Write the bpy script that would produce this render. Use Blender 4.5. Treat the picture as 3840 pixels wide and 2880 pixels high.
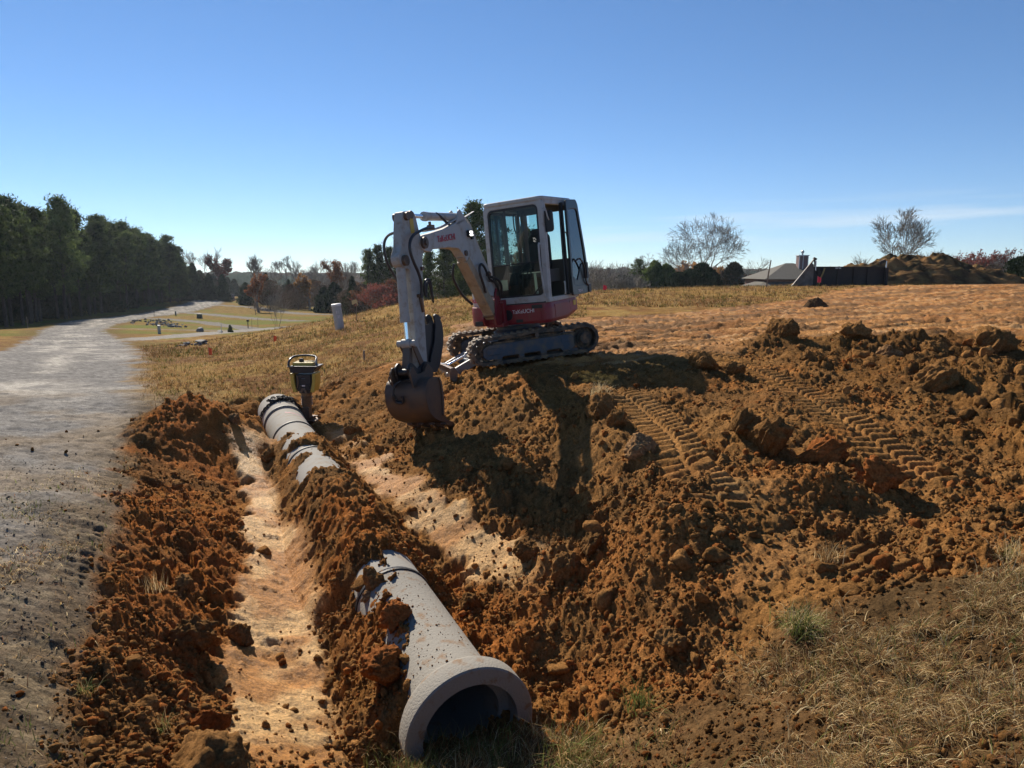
import bpy, math, random
import numpy as np
from mathutils import Vector, Matrix
for _o in list(bpy.data.objects): bpy.data.objects.remove(_o)
SC = bpy.context.scene
COL = SC.collection
PI = math.pi
R = math.radians
EYE = 1.65
# ------------------------------------------------------------------ camera
cam = bpy.data.cameras.new('camera'); camo = bpy.data.objects.new('camera', cam); COL.objects.link(camo)
camo.location = (0, 0, EYE); camo.rotation_euler = (R(90 - 9.1), 0, 0)
cam.sensor_width = 36; cam.lens = 24.96; cam.clip_start = .05; cam.clip_end = 9000
SC.camera = camo
# ------------------------------------------------------------------ world
SUN_AZ, SUN_EL = -30., 35.
W = bpy.data.worlds.new('World'); SC.world = W; W.use_nodes = True
wn = W.node_tree; wn.nodes.clear()
out = wn.nodes.new('ShaderNodeOutputWorld'); bg = wn.nodes.new('ShaderNodeBackground')
sky = wn.nodes.new('ShaderNodeTexSky'); sky.sky_type = 'NISHITA'; sky.sun_disc = False
sky.sun_elevation = R(SUN_EL); sky.sun_rotation = R(SUN_AZ); sky.altitude = 120
sky.air_density = 0.7; sky.dust_density = 0.0; sky.ozone_density = 6
tc = wn.nodes.new('ShaderNodeTexCoord'); mp = wn.nodes.new('ShaderNodeMapping'); mp.inputs['Scale'].default_value = (1.5, 1.5, 26)
ns = wn.nodes.new('ShaderNodeTexNoise'); ns.inputs['Scale'].default_value = 1.6; ns.inputs['Detail'].default_value = 5; ns.inputs['Roughness'].default_value = .5
rp = wn.nodes.new('ShaderNodeValToRGB'); rp.color_ramp.elements[0].position = .50; rp.color_ramp.elements[1].position = .68
sx = wn.nodes.new('ShaderNodeSeparateXYZ')
hz = wn.nodes.new('ShaderNodeMapRange'); hz.inputs[1].default_value = .015; hz.inputs[2].default_value = .05
hz2 = wn.nodes.new('ShaderNodeMapRange'); hz2.inputs[1].default_value = .10; hz2.inputs[2].default_value = .065
az = wn.nodes.new('ShaderNodeMapRange'); az.inputs[1].default_value = -.02; az.inputs[2].default_value = .12
m1 = wn.nodes.new('ShaderNodeMath'); m1.operation = 'MULTIPLY'; m2 = wn.nodes.new('ShaderNodeMath'); m2.operation = 'MULTIPLY'
m3 = wn.nodes.new('ShaderNodeMath'); m3.operation = 'MULTIPLY'; m4 = wn.nodes.new('ShaderNodeMath'); m4.operation = 'MULTIPLY'; m4.inputs[1].default_value = .55
mixc = wn.nodes.new('ShaderNodeMixRGB'); mixc.inputs[2].default_value = (5.6, 6.3, 6.9, 1)
l = wn.links.new
l(tc.outputs['Generated'], mp.inputs[0]); l(mp.outputs[0], ns.inputs['Vector']); l(ns.outputs['Fac'], rp.inputs[0])
l(tc.outputs['Generated'], sx.inputs[0]); l(sx.outputs[2], hz.inputs[0]); l(sx.outputs[2], hz2.inputs[0]); l(sx.outputs[0], az.inputs[0])
l(rp.outputs[0], m1.inputs[0]); l(hz.outputs[0], m1.inputs[1]); l(m1.outputs[0], m2.inputs[0]); l(hz2.outputs[0], m2.inputs[1])
l(m2.outputs[0], m3.inputs[0]); l(az.outputs[0], m3.inputs[1]); l(m3.outputs[0], m4.inputs[0])
hsn = wn.nodes.new('ShaderNodeHueSaturation'); hsn.inputs['Saturation'].default_value = 1.08; gmn = wn.nodes.new('ShaderNodeGamma'); gmn.inputs[1].default_value = .92
l(sky.outputs[0], hsn.inputs['Color']); l(hsn.outputs[0], gmn.inputs[0]); l(m4.outputs[0], mixc.inputs[0]); l(gmn.outputs[0], mixc.inputs[1]); l(mixc.outputs[0], bg.inputs[0]); l(bg.outputs[0], out.inputs[0])
bg.inputs[1].default_value = .094
# ------------------------------------------------------------------ sun
sl = bpy.data.lights.new('sun', 'SUN'); sl.energy = 5.0; sl.angle = R(.5); sl.color = (1, .90, .76)
so = bpy.data.objects.new('sun', sl); COL.objects.link(so)
_sd = Vector((math.sin(R(SUN_AZ)) * math.cos(R(SUN_EL)), math.cos(R(SUN_AZ)) * math.cos(R(SUN_EL)), math.sin(R(SUN_EL))))
so.rotation_euler = _sd.to_track_quat('Z', 'Y').to_euler(); so.location = (-30, 50, 40)
SC.view_settings.view_transform = 'Standard'; SC.view_settings.look = 'None'; SC.view_settings.gamma = 1
SC.view_settings.exposure = 0.62
SC.view_settings.use_curve_mapping = False
try:
    SC.cycles.max_bounces = 6; SC.cycles.transparent_max_bounces = 8; SC.cycles.transmission_bounces = 4
except Exception: pass

# ------------------------------------------------------------------ noise tools
def h2(ix, iy, seed):
    h = (ix.astype(np.int64) * 374761393 + iy.astype(np.int64) * 668265263 + seed * 1442695041) & 0xffffffff
    h = ((h ^ (h >> 13)) * 1274126177) & 0xffffffff
    h = ((h ^ (h >> 16)) * 2246822519) & 0xffffffff
    return ((h ^ (h >> 15)) & 0xffffff) / float(0x1000000)
def vn(x, y, seed=0):
    ix = np.floor(x); iy = np.floor(y); fx = x - ix; fy = y - iy
    fx = fx * fx * (3 - 2 * fx); fy = fy * fy * (3 - 2 * fy)
    a = h2(ix, iy, seed); b = h2(ix + 1, iy, seed); c = h2(ix, iy + 1, seed); d = h2(ix + 1, iy + 1, seed)
    return (a + (b - a) * fx) + ((c + (d - c) * fx) - (a + (b - a) * fx)) * fy
def fbm(x, y, oc=4, seed=0, gain=.5):
    s = 0; a = 1; t = 0
    for i in range(oc):
        s = s + a * vn(x, y, seed + i * 17); t += a; a *= gain
        x, y = (x * 1.62 + y * 1.18) + 3.1, (y * 1.62 - x * 1.18) + 7.7
    return s / t
def domes(x, y, cell, seed=0, prob=.8, rmin=.3, rmax=.75):
    wx = x + (vn(x / cell * 1.7, y / cell * 1.7, seed + 5) - .5) * cell * .6
    wy = y + (vn(x / cell * 1.7 + 9, y / cell * 1.7, seed + 6) - .5) * cell * .6
    ux, uy = wx / cell, wy / cell
    ix = np.floor(ux); iy = np.floor(uy); best = np.zeros_like(ux)
    for dx in (-1, 0, 1):
        for dy in (-1, 0, 1):
            jx, jy = ix + dx, iy + dy
            cx = jx + h2(jx, jy, seed); cy = jy + h2(jx, jy, seed + 1)
            r = rmin + (rmax - rmin) * h2(jx, jy, seed + 2) ** 2
            r = np.where(h2(jx, jy, seed + 3) < prob, r, 0)
            q = r * r - (ux - cx) ** 2 - (uy - cy) ** 2
            best = np.maximum(best, np.sqrt(np.maximum(q, 0)))
    return best * cell
def chunks(x, y, cell, seed=0, tilt=.9, prob=.9):      # broken tilted pieces with sharp edges
    wx = x + (vn(x / cell * 2.3, y / cell * 2.3, seed + 5) - .5) * cell * .35; wy = y + (vn(x / cell * 2.3 + 9, y / cell * 2.3, seed + 6) - .5) * cell * .35
    ux, uy = wx / cell, wy / cell; ix = np.floor(ux); iy = np.floor(uy); bd = np.full(ux.shape, 9.); h = np.zeros_like(ux)
    for dx in (-1, 0, 1):
        for dy in (-1, 0, 1):
            jx, jy = ix + dx, iy + dy; ax = ux - jx - h2(jx, jy, seed); ay = uy - jy - h2(jx, jy, seed + 1); d = ax * ax + ay * ay; m = d < bd
            on = h2(jx, jy, seed + 7) < prob
            hh = (h2(jx, jy, seed + 2) * .5 + ax * (h2(jx, jy, seed + 3) - .5) * 2 * tilt + ay * (h2(jx, jy, seed + 4) - .5) * 2 * tilt - d * .35) * on
            h = np.where(m, hh, h); bd = np.minimum(bd, d)
    return h * cell
def sst(a, b, x):
    t = np.clip((x - a) / (b - a), 0, 1); return t * t * (3 - 2 * t)
def poly_sd(x, y, poly):            # signed distance, positive inside
    P = np.array(poly, float); n = len(P); d = np.full(x.shape, 1e9); ins = np.zeros(x.shape, bool)
    for i in range(n):
        ax, ay = P[i]; bx, by = P[(i + 1) % n]
        ex, ey = bx - ax, by - ay; wx, wy = x - ax, y - ay
        t = np.clip((wx * ex + wy * ey) / (ex * ex + ey * ey + 1e-12), 0, 1)
        d = np.minimum(d, (wx - ex * t) ** 2 + (wy - ey * t) ** 2)
        c = ((ay > y) != (by > y)) & (x < (bx - ax) * (y - ay) / (by - ay + 1e-12) + ax)
        ins ^= c
    d = np.sqrt(d); return np.where(ins, d, -d)
def line_lw(x, y, pts):             # distance across and length along a polyline
    P = np.array(pts, float); bd = np.full(x.shape, 1e9); bl = np.zeros(x.shape); bw = np.zeros(x.shape); L = 0
    for i in range(len(P) - 1):
        e = P[i + 1] - P[i]; n = np.hypot(*e); e = e / n; wx, wy = x - P[i][0], y - P[i][1]
        t = wx * e[0] + wy * e[1]; tc_ = np.clip(t, 0, n); w = wx * e[1] - wy * e[0]
        d = np.hypot(wx - e[0] * tc_, wy - e[1] * tc_); m = d < bd
        bd = np.where(m, d, bd); bl = np.where(m, L + (t if i in (0, len(P) - 2) else tc_), bl); bw = np.where(m, w, bw); L += n
    return bd, bw, bl, L

# ------------------------------------------------------------------ terrain
CTRL = np.array([(-1.93,2.41,-0.2),(-1.83,2.57,-0.32),(-2.86,3.73,-0.18),(-2.44,3.77,-0.34),(-3.97,5.28,-0.18),(-3.45,5.8,-0.36),(-5.81,7.86,-0.25),(-4.94,9.07,-0.42),(-8.41,11.5,-0.35),(-8.81,13.97,-0.5),(-7.6,14.3,-0.55),(-1.19,3.55,-1.02),(-1.47,4.25,-1.08),(-1.93,4.68,-1),(-1.28,4.74,-1.03),(-2.16,6.22,-0.95),(-2.93,7.94,-0.82),(-4.04,9.97,-0.76),(-2.36,4.62,-0.62),(-1.87,3.74,-0.75),(-3.13,6.35,-0.55),(-3.97,8.65,-0.5),(-2.27,9.25,-0.65),(-1.44,7.73,-0.7),(-0.66,6.66,-0.8),(-0.11,5.93,-0.83),(-0.02,4.59,-0.95),(0.12,3.75,-1.05),(-0.28,3.61,-1.12),(-0.69,3.72,-1.15),(-3.17,10.8,-0.63),(-4.21,12.56,-0.62),(-4.2,9.36,-0.2),(-3.75,9.95,-0.45),(-4.38,12.13,-0.42),(-6.08,11.68,-0.46),(-6.61,15.3,-0.5),(-3,13.16,-0.2),(-2.14,14.47,0),(-8.91,16.8,-0.6),(-1.06,8.56,-0.42),(-1.26,9.18,-0.32),(-0.03,8.43,-0.1),(0.52,6.78,-0.27),(-0.49,6.91,-0.5),(0.19,6.21,-0.5),(0.67,5,-0.62),(0.74,4.29,-0.78),(0.96,7.88,0.12),(1.23,6.23,0.1),(1.11,4.76,0),(1.44,7.63,0.22),(1.48,5.75,0.1),(1.59,5.07,0),(3.08,9.11,0.43),(3.23,7.59,0.33),(3.16,6.37,0.24),(3.14,5.46,0.14),(3.85,5.18,0.22),(5.15,8.75,0.42),(5.18,7.07,0.42),(1.88,4.63,-0.12),(2.79,4.57,-0.03),(2.06,3.91,-0.1),(2.4,3.69,0),(2.77,3.64,0.05),(1.97,3.56,-0.1),(1.49,3.59,-0.3),(1.27,3.51,-0.47),(0.85,3.46,-0.68),(0.46,3.26,-0.85),(1.15,2.67,-0.4),(1.99,2.54,0.02),(1.72,2.15,0),(1.47,2.41,-0.2),(3.46,13.44,0.47),(5.64,14.58,0.56),(9.81,13.63,0.72),(12.31,21.24,0.75),(11.63,25.88,0.72),(5.76,22.53,0.55),(-14.3,19.73,-0.6),(-32.85,50,-2.81),(-34.28,58,-3.14),(-54.68,97,-5.1),(-73.27,140,-5.91),(-58.97,100,-5.18),(-61.97,86,-4.78),(-77.74,108,-5.72),(-67.44,103,-5.38),(-73.03,155,-6.12),(-76.72,175,-6.33),(-76.9,188,-6.56),(-107.42,235,-6.8),(-101.94,240,-6.97),(-21.31,42,-2.45),(-16.16,36,-2.1),(-24.52,62,-3.71),(-38.46,90,-5.08),(-49.25,112,-5.63),(-37.31,105,-5.52),(-51.43,145,-6.55),(-72.7,185,-6.79),(-48.4,160,-6.68),(-27.74,105,-5.52),(-26.91,85,-4.7),(-25.85,130,-5.96),(-65.59,200,-6.82),(-20.76,130,-5.37),(-9.9,30,-0.83),(-6.68,24,-0.49),(-6.86,28,-0.48),(-4.79,30,0.24),(-1.92,28,0.46),(2.79,28,0.64),(10.22,32,0.87),(19.64,34,0.95),(24.29,34,1.02),(-10.31,26,-1.06),(-7.29,22,-0.64),(-8.61,20,-0.76),(-1.17,17,0.38),(-0.9,11.2,0.11),(-0.9,12.6,0.11),(1.1,11.2,0.32),(1.1,12.8,0.32),(0.15,11.9,0.22),(-1.6,12,0.04),(2.2,12,0.43),(0,0,-0.02),(1.2,0.3,0),(-1.2,0.3,-0.1),(0,1.2,-0.25),(0,2.2,-0.75),(3.5,1,0.1),(-3,1,-0.2),(6,3,0.25),(-6,4,-0.2),(9,7,0.5),(-10,10,-0.4),(0,-3,0.1),(4,-2,0.2),(-4,-2,0),(12,16,0.75),(16,25,1),(28,28,1.1),(30,15,1.2),(0,45,-0.6),(10,50,-0.3),(20,48,0.2),(35,50,0.2),(-5,45,-1.6),(0,70,-3),(15,80,-3),(40,85,-2.5),(60,60,-0.5),(5,120,-5.5),(-15,180,-7.5),(-60,270,-9.5),(0,240,-8.5),(60,160,-6),(120,160,-6),(80,260,-8.5),(-120,250,-8),(-140,150,-6),(-75,60,-4),(-110,90,-5.5),(-32,25,-1.6),(-25,12,-0.8),(-60,20,-2),(60,10,1),(0,-20,0.5),(-40,-10,0.3),(40,-20,1),(-30,300,-12.5),(-110,330,-11),(60,330,-12.5),(160,300,-11)])
def _key(x, y):
    r = np.hypot(x, y) + .6
    return np.arctan2(x, y) * 1.0, np.log(r)
def _phi(d2): return np.where(d2 > 0, .5 * d2 * np.log(np.maximum(d2, 1e-12)), 0)
def _fit(X, lam=2e-3):
    a, l_ = _key(X[:, 0], X[:, 1]); n = len(X)
    K = _phi((a[:, None] - a) ** 2 + (l_[:, None] - l_) ** 2) + lam * np.eye(n)
    P = np.c_[np.ones(n), a, l_]; A = np.zeros((n + 3, n + 3)); A[:n, :n] = K; A[:n, n:] = P; A[n:, :n] = P.T
    return a, l_, np.linalg.solve(A, np.r_[X[:, 2], 0, 0, 0])
_FT = _fit(CTRL)
def T0(x, y):
    a0, l0, s = _FT; x = np.asarray(x, float); y = np.asarray(y, float); r = np.hypot(x, y)
    a, l_ = _key(x, y); l_ = np.minimum(l_, math.log(340)); sh = a.shape; a = np.clip(a.ravel(), -2.2, 2.2); l_ = l_.ravel()
    z = s[-3] + s[-2] * a + s[-1] * l_
    for i in range(len(a0)): z = z + s[i] * _phi((a - a0[i]) ** 2 + (l_ - l0[i]) ** 2)
    z = z.reshape(sh)
    z = np.where(r > 300, z + (-20 - z) * sst(300, 420, r), z)
    back = sst(1.9, 2.6, np.abs(np.arctan2(x, y))) 
    return z * (1 - back) + back * (-.0)
# pipe run: along t from the near rim, across s (right positive)
PA = np.array([-.23, 3.70]); PD = np.array([-.430, .9028])
def ST(x, y):
    qx, qy = x - PA[0], y - PA[1]
    return qx * PD[0] + qy * PD[1], qx * PD[1] - qy * PD[0]
def PW(t, s, z=0): return (PA[0] + PD[0] * t + PD[1] * s, PA[1] + PD[1] * t - PD[0] * s, z)
def paxis(t): return -.96 + t * .0475
EXC = [(-1.78,2.63),(-1.91,2.79),(-2.1,3.19),(-2.4,3.92),(-2.71,4.53),(-3.34,6.02),(-4.33,7.61),(-4.8,8.92),(-5.5,10.4),(-5.6,11.2),(-4.9,11.9),(-3.9,11.9),(-3.2,12.6),(-2.3,13.3),(-1.6,15.2),(-1.2,17.5),(1,17.3),(2.1,17),(5,19.5),(7.1,22.2),(11,26),(15,31),(24,36),(60,42),(60,5),(9,3.2),(5,3.3),(2.8,3.64),(2.05,3.73),(1.53,3.69),(1.29,3.57),(.75,3.5),(.12,3.62),(-.3,3.5),(-1.18,3.2),(-1.3,2.7)]
PLAT = [(-2.6,13.4),(-1.2,12.6),(1.0,10.4),(2.2,10.2),(3.3,10.6),(4.3,11.7),(7,12.0),(9.5,11.3),(14,10),(60,8),(60,60),(-3,60)]
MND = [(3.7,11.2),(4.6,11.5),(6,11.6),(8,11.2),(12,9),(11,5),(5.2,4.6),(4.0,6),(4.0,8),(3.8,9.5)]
PLATE2 = [(2.0,2.9),(.9,3.1),(1.6,5.6),(2.2,5.4)]
TRK = [([(1.25,8.3),(1.37,7.7),(1.46,6.76),(1.45,5.8),(1.52,4.9)], .42),
       ([(2.5,11.2),(2.98,9.99),(3.09,8.79),(3.18,7.57),(3.16,6.38),(3.14,5.2)], .44),
       ([(1.2,11.3),(2.6,11.6),(5,12.4),(9,14.0),(15,16.5)], .34), ([(1.2,13.0),(4,13.9),(9,16),(16,20)], .34), ([(2.5,15.5),(7,17.5),(14,22)], .4), ([(5.5,13),(9,13.2),(14,13)], .4),
       ([(2.1,4.35),(2.3,3.75),(2.5,3.3)], .36), ([(-3.4,5.3),(-3.05,4.5),(-2.75,3.8)], .34),
       ([(-4.6,9.9),(-4.75,8.7)], .34)]
ROADL = [(-15,2),(-17,12),(-19.5,22),(-23.6,32.6),(-31.7,47.1),(-44.3,67.5),(-54.97,85.8),(-59.4,95.6),(-64.5,118.4),(-66.7,129.5),(-70,143.4),(-76,163.2),(-86,192.2),(-93,206.3),(-125,240)]
ROADR = [(-120,244),(-83.5,201.3),(-76.5,189.5),(-68.5,165.7),(-62.5,142),(-60,127.7),(-56.2,110.3),(-52.0,97.7),(-47.0,83.7),(-32.71,56.9),(-23.66,42.9),(-19.26,35.9),(-10.82,20.72),(-8.37,15.78),(-6.44,12.15),(-5.57,10.3),(-4.75,8.48),(-3.95,6.6),(-3.45,5.0),(-3.15,4.1),(-2.95,3.4),(-2.85,2.6),(-3.2,0),(-9,-12),(-20,-12)]
ROAD = ROADL + ROADR
DRV = [([(-23.2,42.6),(-23.1,48.3),(-25.2,61.2),(-24.6,68.3),(-23,76)], 1.35, 'concrete'),
       ([(-38.5,65.3),(-31.9,64.7),(-26.0,65.8)], .7, 'concrete'),
       ([(-57,107),(-50,103.4),(-40.1,93.9),(-24.9,68.6)], 1.3, 'gravel'),
       ([(-61.5,133),(-54,126.8),(-47.8,118.5),(-38.75,107.7),(-30,100)], 1.6, 'gravel'),
       ([(-70,168),(-57,159),(-45,140),(-35.6,126.7),(-18,115)], 1.8, 'gravel'),
       ([(-69,196),(-44,166),(-33.8,153.6),(-20,145)], 1.6, 'concrete')]
def analyze(x, y):
    """all region weights at points; used for both the heights and the earth's own colours"""
    t, s = ST(x, y); r = np.hypot(x, y)
    wob = (fbm(x * 1.3, y * 1.3, 3, 3) - .5) * .9
    wob2 = (fbm(x * 4, y * 4, 3, 8) - .5) * .35
    ex = poly_sd(x, y, EXC) + (wob * .7 + wob2) * np.clip(r / 9, .45, 1.6)
    M = {}
    M['exc'] = sst(-.12, .14, ex)
    pl = poly_sd(x, y, PLAT) + wob
    M['plat'] = sst(-.2, .4, pl) * M['exc']
    ls = sst(.36, .20, np.abs(s + .60 + .11 * np.clip(3.5 - t, -1, 4) + wob * .22 + wob2 * .9) - .05 * sst(3.6, 2.0, t)) * sst(.30, .42, fbm(x * 1.5, y * 1.5, 3, 141) + .12 * sst(3, 1.5, np.abs(t - 2.5))) * sst(-.3, .4, t) * sst(6.5, 5.9, t)
    rs = sst(.27, .13, np.abs(s - .66 - .16 * np.clip(3.9 - t, -.5, 3) + wob * .3 + wob2 * 1.1)) * sst(.22, .36, fbm(x * 1.7, y * 1.7, 3, 142)) * sst(1.0, 1.9, t) * sst(6.9, 6.2, t)
    M['smooth'] = np.maximum(ls, rs * .85) * M['exc']
    p2 = sst(-.1, .3, poly_sd(x, y, PLATE2) + wob * .6)
    M['p2'] = p2
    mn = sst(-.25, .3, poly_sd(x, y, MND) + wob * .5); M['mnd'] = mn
    tk = np.zeros(x.shape); bars = np.zeros(x.shape)
    for pts, wd in TRK:
        d, w, l_, L = line_lw(x, y, pts)
        w2 = w + (vn(l_ * 2, l_ * 0, 77) - .5) * .04
        m = sst(wd * .5 + .03, wd * .5 - .015, np.abs(w2)) * sst(-.12, .03, l_) * sst(L + .12, L - .03, l_)
        m = m * sst(.24, .36, fbm(x * 2.1, y * 2.1, 3, 31))
        ph = l_ / .125 + np.where(w2 > 0, .5, 0) + .5 * np.abs(w2) / wd + (vn(x * 5, y * 5, 12) - .5) * .7
        b = sst(.15, .75, .5 + .5 * np.sin(2 * PI * ph)) - .5
        b = np.where(np.abs(w2) < .025, -.3, b)
        tk = np.maximum(tk, m); bars = np.where(m > .02, b * m, bars)
    M['trk'] = tk; M['bars'] = bars
    d = poly_sd(x, y, ROAD); M['road_d'] = d
    M['road'] = sst(-.3 - .35 * (y < 8.5), .4 + .35 * (y < 8.5), d + (wob + wob2) * np.clip(r / 18, .7, 1.3))
    dr = np.zeros(x.shape); kind = np.zeros(x.shape)
    far = (y > 25) & (y < 260) & (x < 20)
    if far.any():
        xf, yf = x[far], y[far]; q = np.zeros(xf.shape); kk = np.zeros(xf.shape)
        for pts, wd, kd in DRV:
            dd, w, l_, L = line_lw(xf, yf, pts); m = sst(wd + .15, wd - .15, dd + (vn(xf, yf, 4) - .5) * .3)
            kk = np.where(m > q, 1. if kd == 'concrete' else .3, kk); q = np.maximum(q, m)
        dr[far] = q; kind[far] = kk
    M['drv'] = dr * (1 - M['road']); M['drvk'] = kind
    # gravel and trodden earth between road and excavation
    M['shoulder'] = (1 - M['exc']) * sst(13.5, 10.5, y + .3 * wob) * sst(.25, -.4, poly_sd(x, y, [(-1.5,-8),(-1.5,2.5),(-1.3,2.9),(.3,3.7),(1.6,3.9),(3,3.9),(30,3.5),(30,-8)]) + wob * .4) * sst(-.5, -1.2, s - .0 + wob)
    M['ridge_w'] = sst(1.62, 1.95, t + .25 * wob) * sst(6.4, 5.85, t - .5 * np.clip(s, -.3, .6))
    M['smooth'] = M['smooth'] * (1 - sst(.1, .4, t) * sst(2.1, 1.8, t) * sst(-.62, -.5, s) * sst(.3, .1, s))
    M['smooth'] = M['smooth'] * (1 - M['ridge_w'] * sst(.52, .36, np.abs(s + .03 + wob * .2)))
    M['t'] = t; M['s'] = s; M['r'] = r; M['wob'] = wob
    return M
def height(x, y, M, detail=True):
    z = T0(x, y); t, s = M['t'], M['s']; ex = M['exc']
    near = (M['r'] < 36) & (ex > 0.001)
    # ridge of back-fill heaped over the pipes
    cover = .03 + (fbm(t * 1.9, s * 1.2, 3, 21) - .5) * .10 + .06 * sst(1.2, 0, np.abs(t - 3.4)) - .12 * (np.exp(-(((t - 5.55) / .12) ** 2 + ((s + .16) / .12) ** 2)) + np.exp(-(((t - 5.05) / .15) ** 2 + ((s + .14) / .11) ** 2)) + .9 * np.exp(-(((t - 4.45) / .17) ** 2 + ((s + .10) / .10) ** 2)))
    rad = .29
    sa = np.maximum(np.abs(s + .02) - .13 - .05 * (fbm(t * 3, s * 0, 2, 23) - .5), 0)
    prof = paxis(t) + rad + cover - sa * (.80 + .22 * (s < 0)) - sa ** 2 * .3
    w = M['ridge_w']
    ridge = np.where(w > 0, z + (prof - z) * w, z)
    up_ = (prof > z) & (np.abs(s) < .95) & (w > 0)
    z = np.where(up_, np.maximum(z, ridge), z)
    # back-fill against the left flank of the near pipe
    s0 = -.03 - .21 * np.clip((1.6 - t) / 1.5, 0, 1) + (fbm(t * 4, s * 0 + 3, 3, 27) - .5) * .16
    tp = paxis(t) + np.sqrt(np.maximum(.29 ** 2 - s0 ** 2, .01)) + .035
    ql = np.where(s < s0, tp - (s0 - s) * .80 - (s0 - s) ** 2 * .3, tp - (s - s0) * 4.)
    wl = sst(.12, .34, t) * sst(2.1, 1.8, t) * (s > -.95); z = np.where((wl > 0) & (ql > z), z + (ql - z) * wl, z)
    z = z - .12 * sst(.42, .2, np.abs(s)) * sst(.35, -.05, t) * ex
    # keep the bed under exposed pipes below their middle
    bed = paxis(t) - .38 + .34 * sst(.272, .315, np.abs(s))
    inb = sst(.42, .31, np.abs(s)) * np.where((s < s0) & (t > .12) & (t < 2.1), 0, 1) * np.maximum(sst(1.95, 1.7, t) * sst(.06, .30, t), sst(6.1, 6.4, t) * sst(8.7, 8.2, t))
    z = np.where(inb > 0, np.minimum(z, z + (bed - z) * inb), z)
    mo = sst(.62, .40, np.abs(s - .03)) * sst(-.75, -.35, t) * sst(.22, .10, t); z = np.where(mo > 0, z + mo * np.maximum(-.985 - z, 0), z)
    z = z - .55 * np.exp(-(((t - 8.35) / .30) ** 2 + ((s + .05) / .6) ** 2))             # hole past the far pipe end
    # humps and hollows of the spoil
    def bump(cx, cy, rx, ry, a, rot=0.):
        c, sn = math.cos(rot), math.sin(rot); dx, dy = x - cx, y - cy
        return a * np.exp(-(((dx * c + dy * sn) / rx) ** 2 + ((-dx * sn + dy * c) / ry) ** 2))
    z = z + bump(-4.15, 9.0, .75, .8, .30) + bump(-4.6, 9.4, .5, .5, .08)
    z = z + bump(.90, 6.9, .28, .8, .16) + bump(.95, 7.95, .3, .3, .10)  + bump(.75, 4.7, .5, .4, .14) + bump(.35, 4.4, .35, .28, -.16) + bump(1.1, 4.1, .3, .25, .12)
    z = z + bump(2.3, 8.6, .5, .4, .12) + bump(2.3, 6.4, .35, .5, .10) + bump(3.9, 5.6, .5, .5, -.12) + bump(2.3, 5.2, .5, .25, .10) + bump(0.3, 5.6, .3, .5, .10)
    z = z + bump(5.6, 11.1, 1.6, .42, .12) + bump(6.9, 9.9, .9, .6, .10) + bump(5.2, 7.9, .6, .6, .12) + bump(4.1, 11.3, .4, .25, .14)
    z = z + bump(6.2, 10.35, 1.3, .3, -.16)
    if not detail: return z
    xs, ys = x[near], y[near]; e = ex[near]
    sm = np.maximum(M['smooth'][near], M['trk'][near]); pl = M['plat'][near]; p2 = M['p2'][near] * .55
    lo = e * (1 - sm) * (1 - pl * .93) * (1 - p2)
    mn = M['mnd'][near]
    big = domes(xs, ys, .42, 1, .6) * (.10 + .16 * mn) + chunks(xs, ys, .45, 3, .8, .6) * (.06 + .17 * mn)
    mid = chunks(xs, ys, .19, 11, .9) * (.27 + .26 * mn) + domes(xs, ys, .17, 13, .5) * (.2 + .15 * mn)
    sml = chunks(xs, ys, .075, 21, 1.) * .42 + domes(xs, ys, .075, 23, .7) * .35
    tin = domes(xs, ys, .034, 31, .9) * .62
    f = (fbm(xs * 1.7, ys * 1.7, 4, 41) - .5)
    gr_ = (fbm(xs * 22, ys * 22, 3, 43, .65) - .5) * .035 + np.abs(fbm(xs * 7, ys * 7, 3, 47) - .5) * -.10
    patch = .35 + .95 * sst(.35, .62, fbm(xs * .9 + 4, ys * .9, 3, 55))
    dz = lo * ((big + mid * patch + sml * patch) * 1.0 + tin + gr_ * (.7 + .5 * patch) + f * .16 - .05)
    flat_ = e * np.maximum(sm, pl)
    fl = (fbm(xs * 3, ys * 7, 4, 61) - .5) * .06 + (fbm(xs * 14, ys * 26, 2, 63) - .5) * .02 + chunks(xs, ys * 1.8, .16, 66, .8, .45) * .10
    rid = -np.abs(fbm(xs * 1.2, ys * 4, 3, 64) - .5) * .22 + domes(xs, ys * 1.3, .12, 69, .25) * .5 + (fbm(xs * .7, ys * 2.2, 3, 67) - .5) * .10 + chunks(xs, ys * 1.6, .34, 68, .7, .35) * .16
    dz = dz + flat_ * (1 - M['trk'][near]) * (fl + rid * pl) + domes(xs, ys, .22, 71, .12, .1, .3) * .5 * pl + domes(xs, ys, .05, 73, .25, .2, .5) * .5 * e * (1 - .5 * M['trk'][near])
    z[near] += dz + M['bars'][near] * .046 - .030 * M['trk'][near]
    ot = M['r'] < 60
    xs, ys = x[ot], y[ot]; g = (1 - ex[ot]); sh = M['shoulder'][ot]; rd = M['road'][ot]
    gr = g * (1 - rd) * (1 - sh)
    z[ot] += gr * ((fbm(xs * 1.1, ys * 1.1, 4, 81) - .5) * .10 + (fbm(xs * 7, ys * 7, 2, 85) - .5) * .04)
    z[ot] += g * sh * ((fbm(xs * 2, ys * 5, 4, 82) - .5) * .06 + (fbm(xs * 16, ys * 24, 3, 86) - .5) * .022 + chunks(xs, ys, .05, 87, .8, .5) * .22 + domes(xs, ys, .06, 83, .35, .2, .5) * .3) + M['bars'][ot] * .012 * g
    z[ot] += g * rd * ((fbm(xs * 3, ys * 3, 3, 84) - .5) * .012 + (fbm(xs * 30, ys * 30, 2, 88) - .5) * .012 * (M['r'][ot] < 20))
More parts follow.
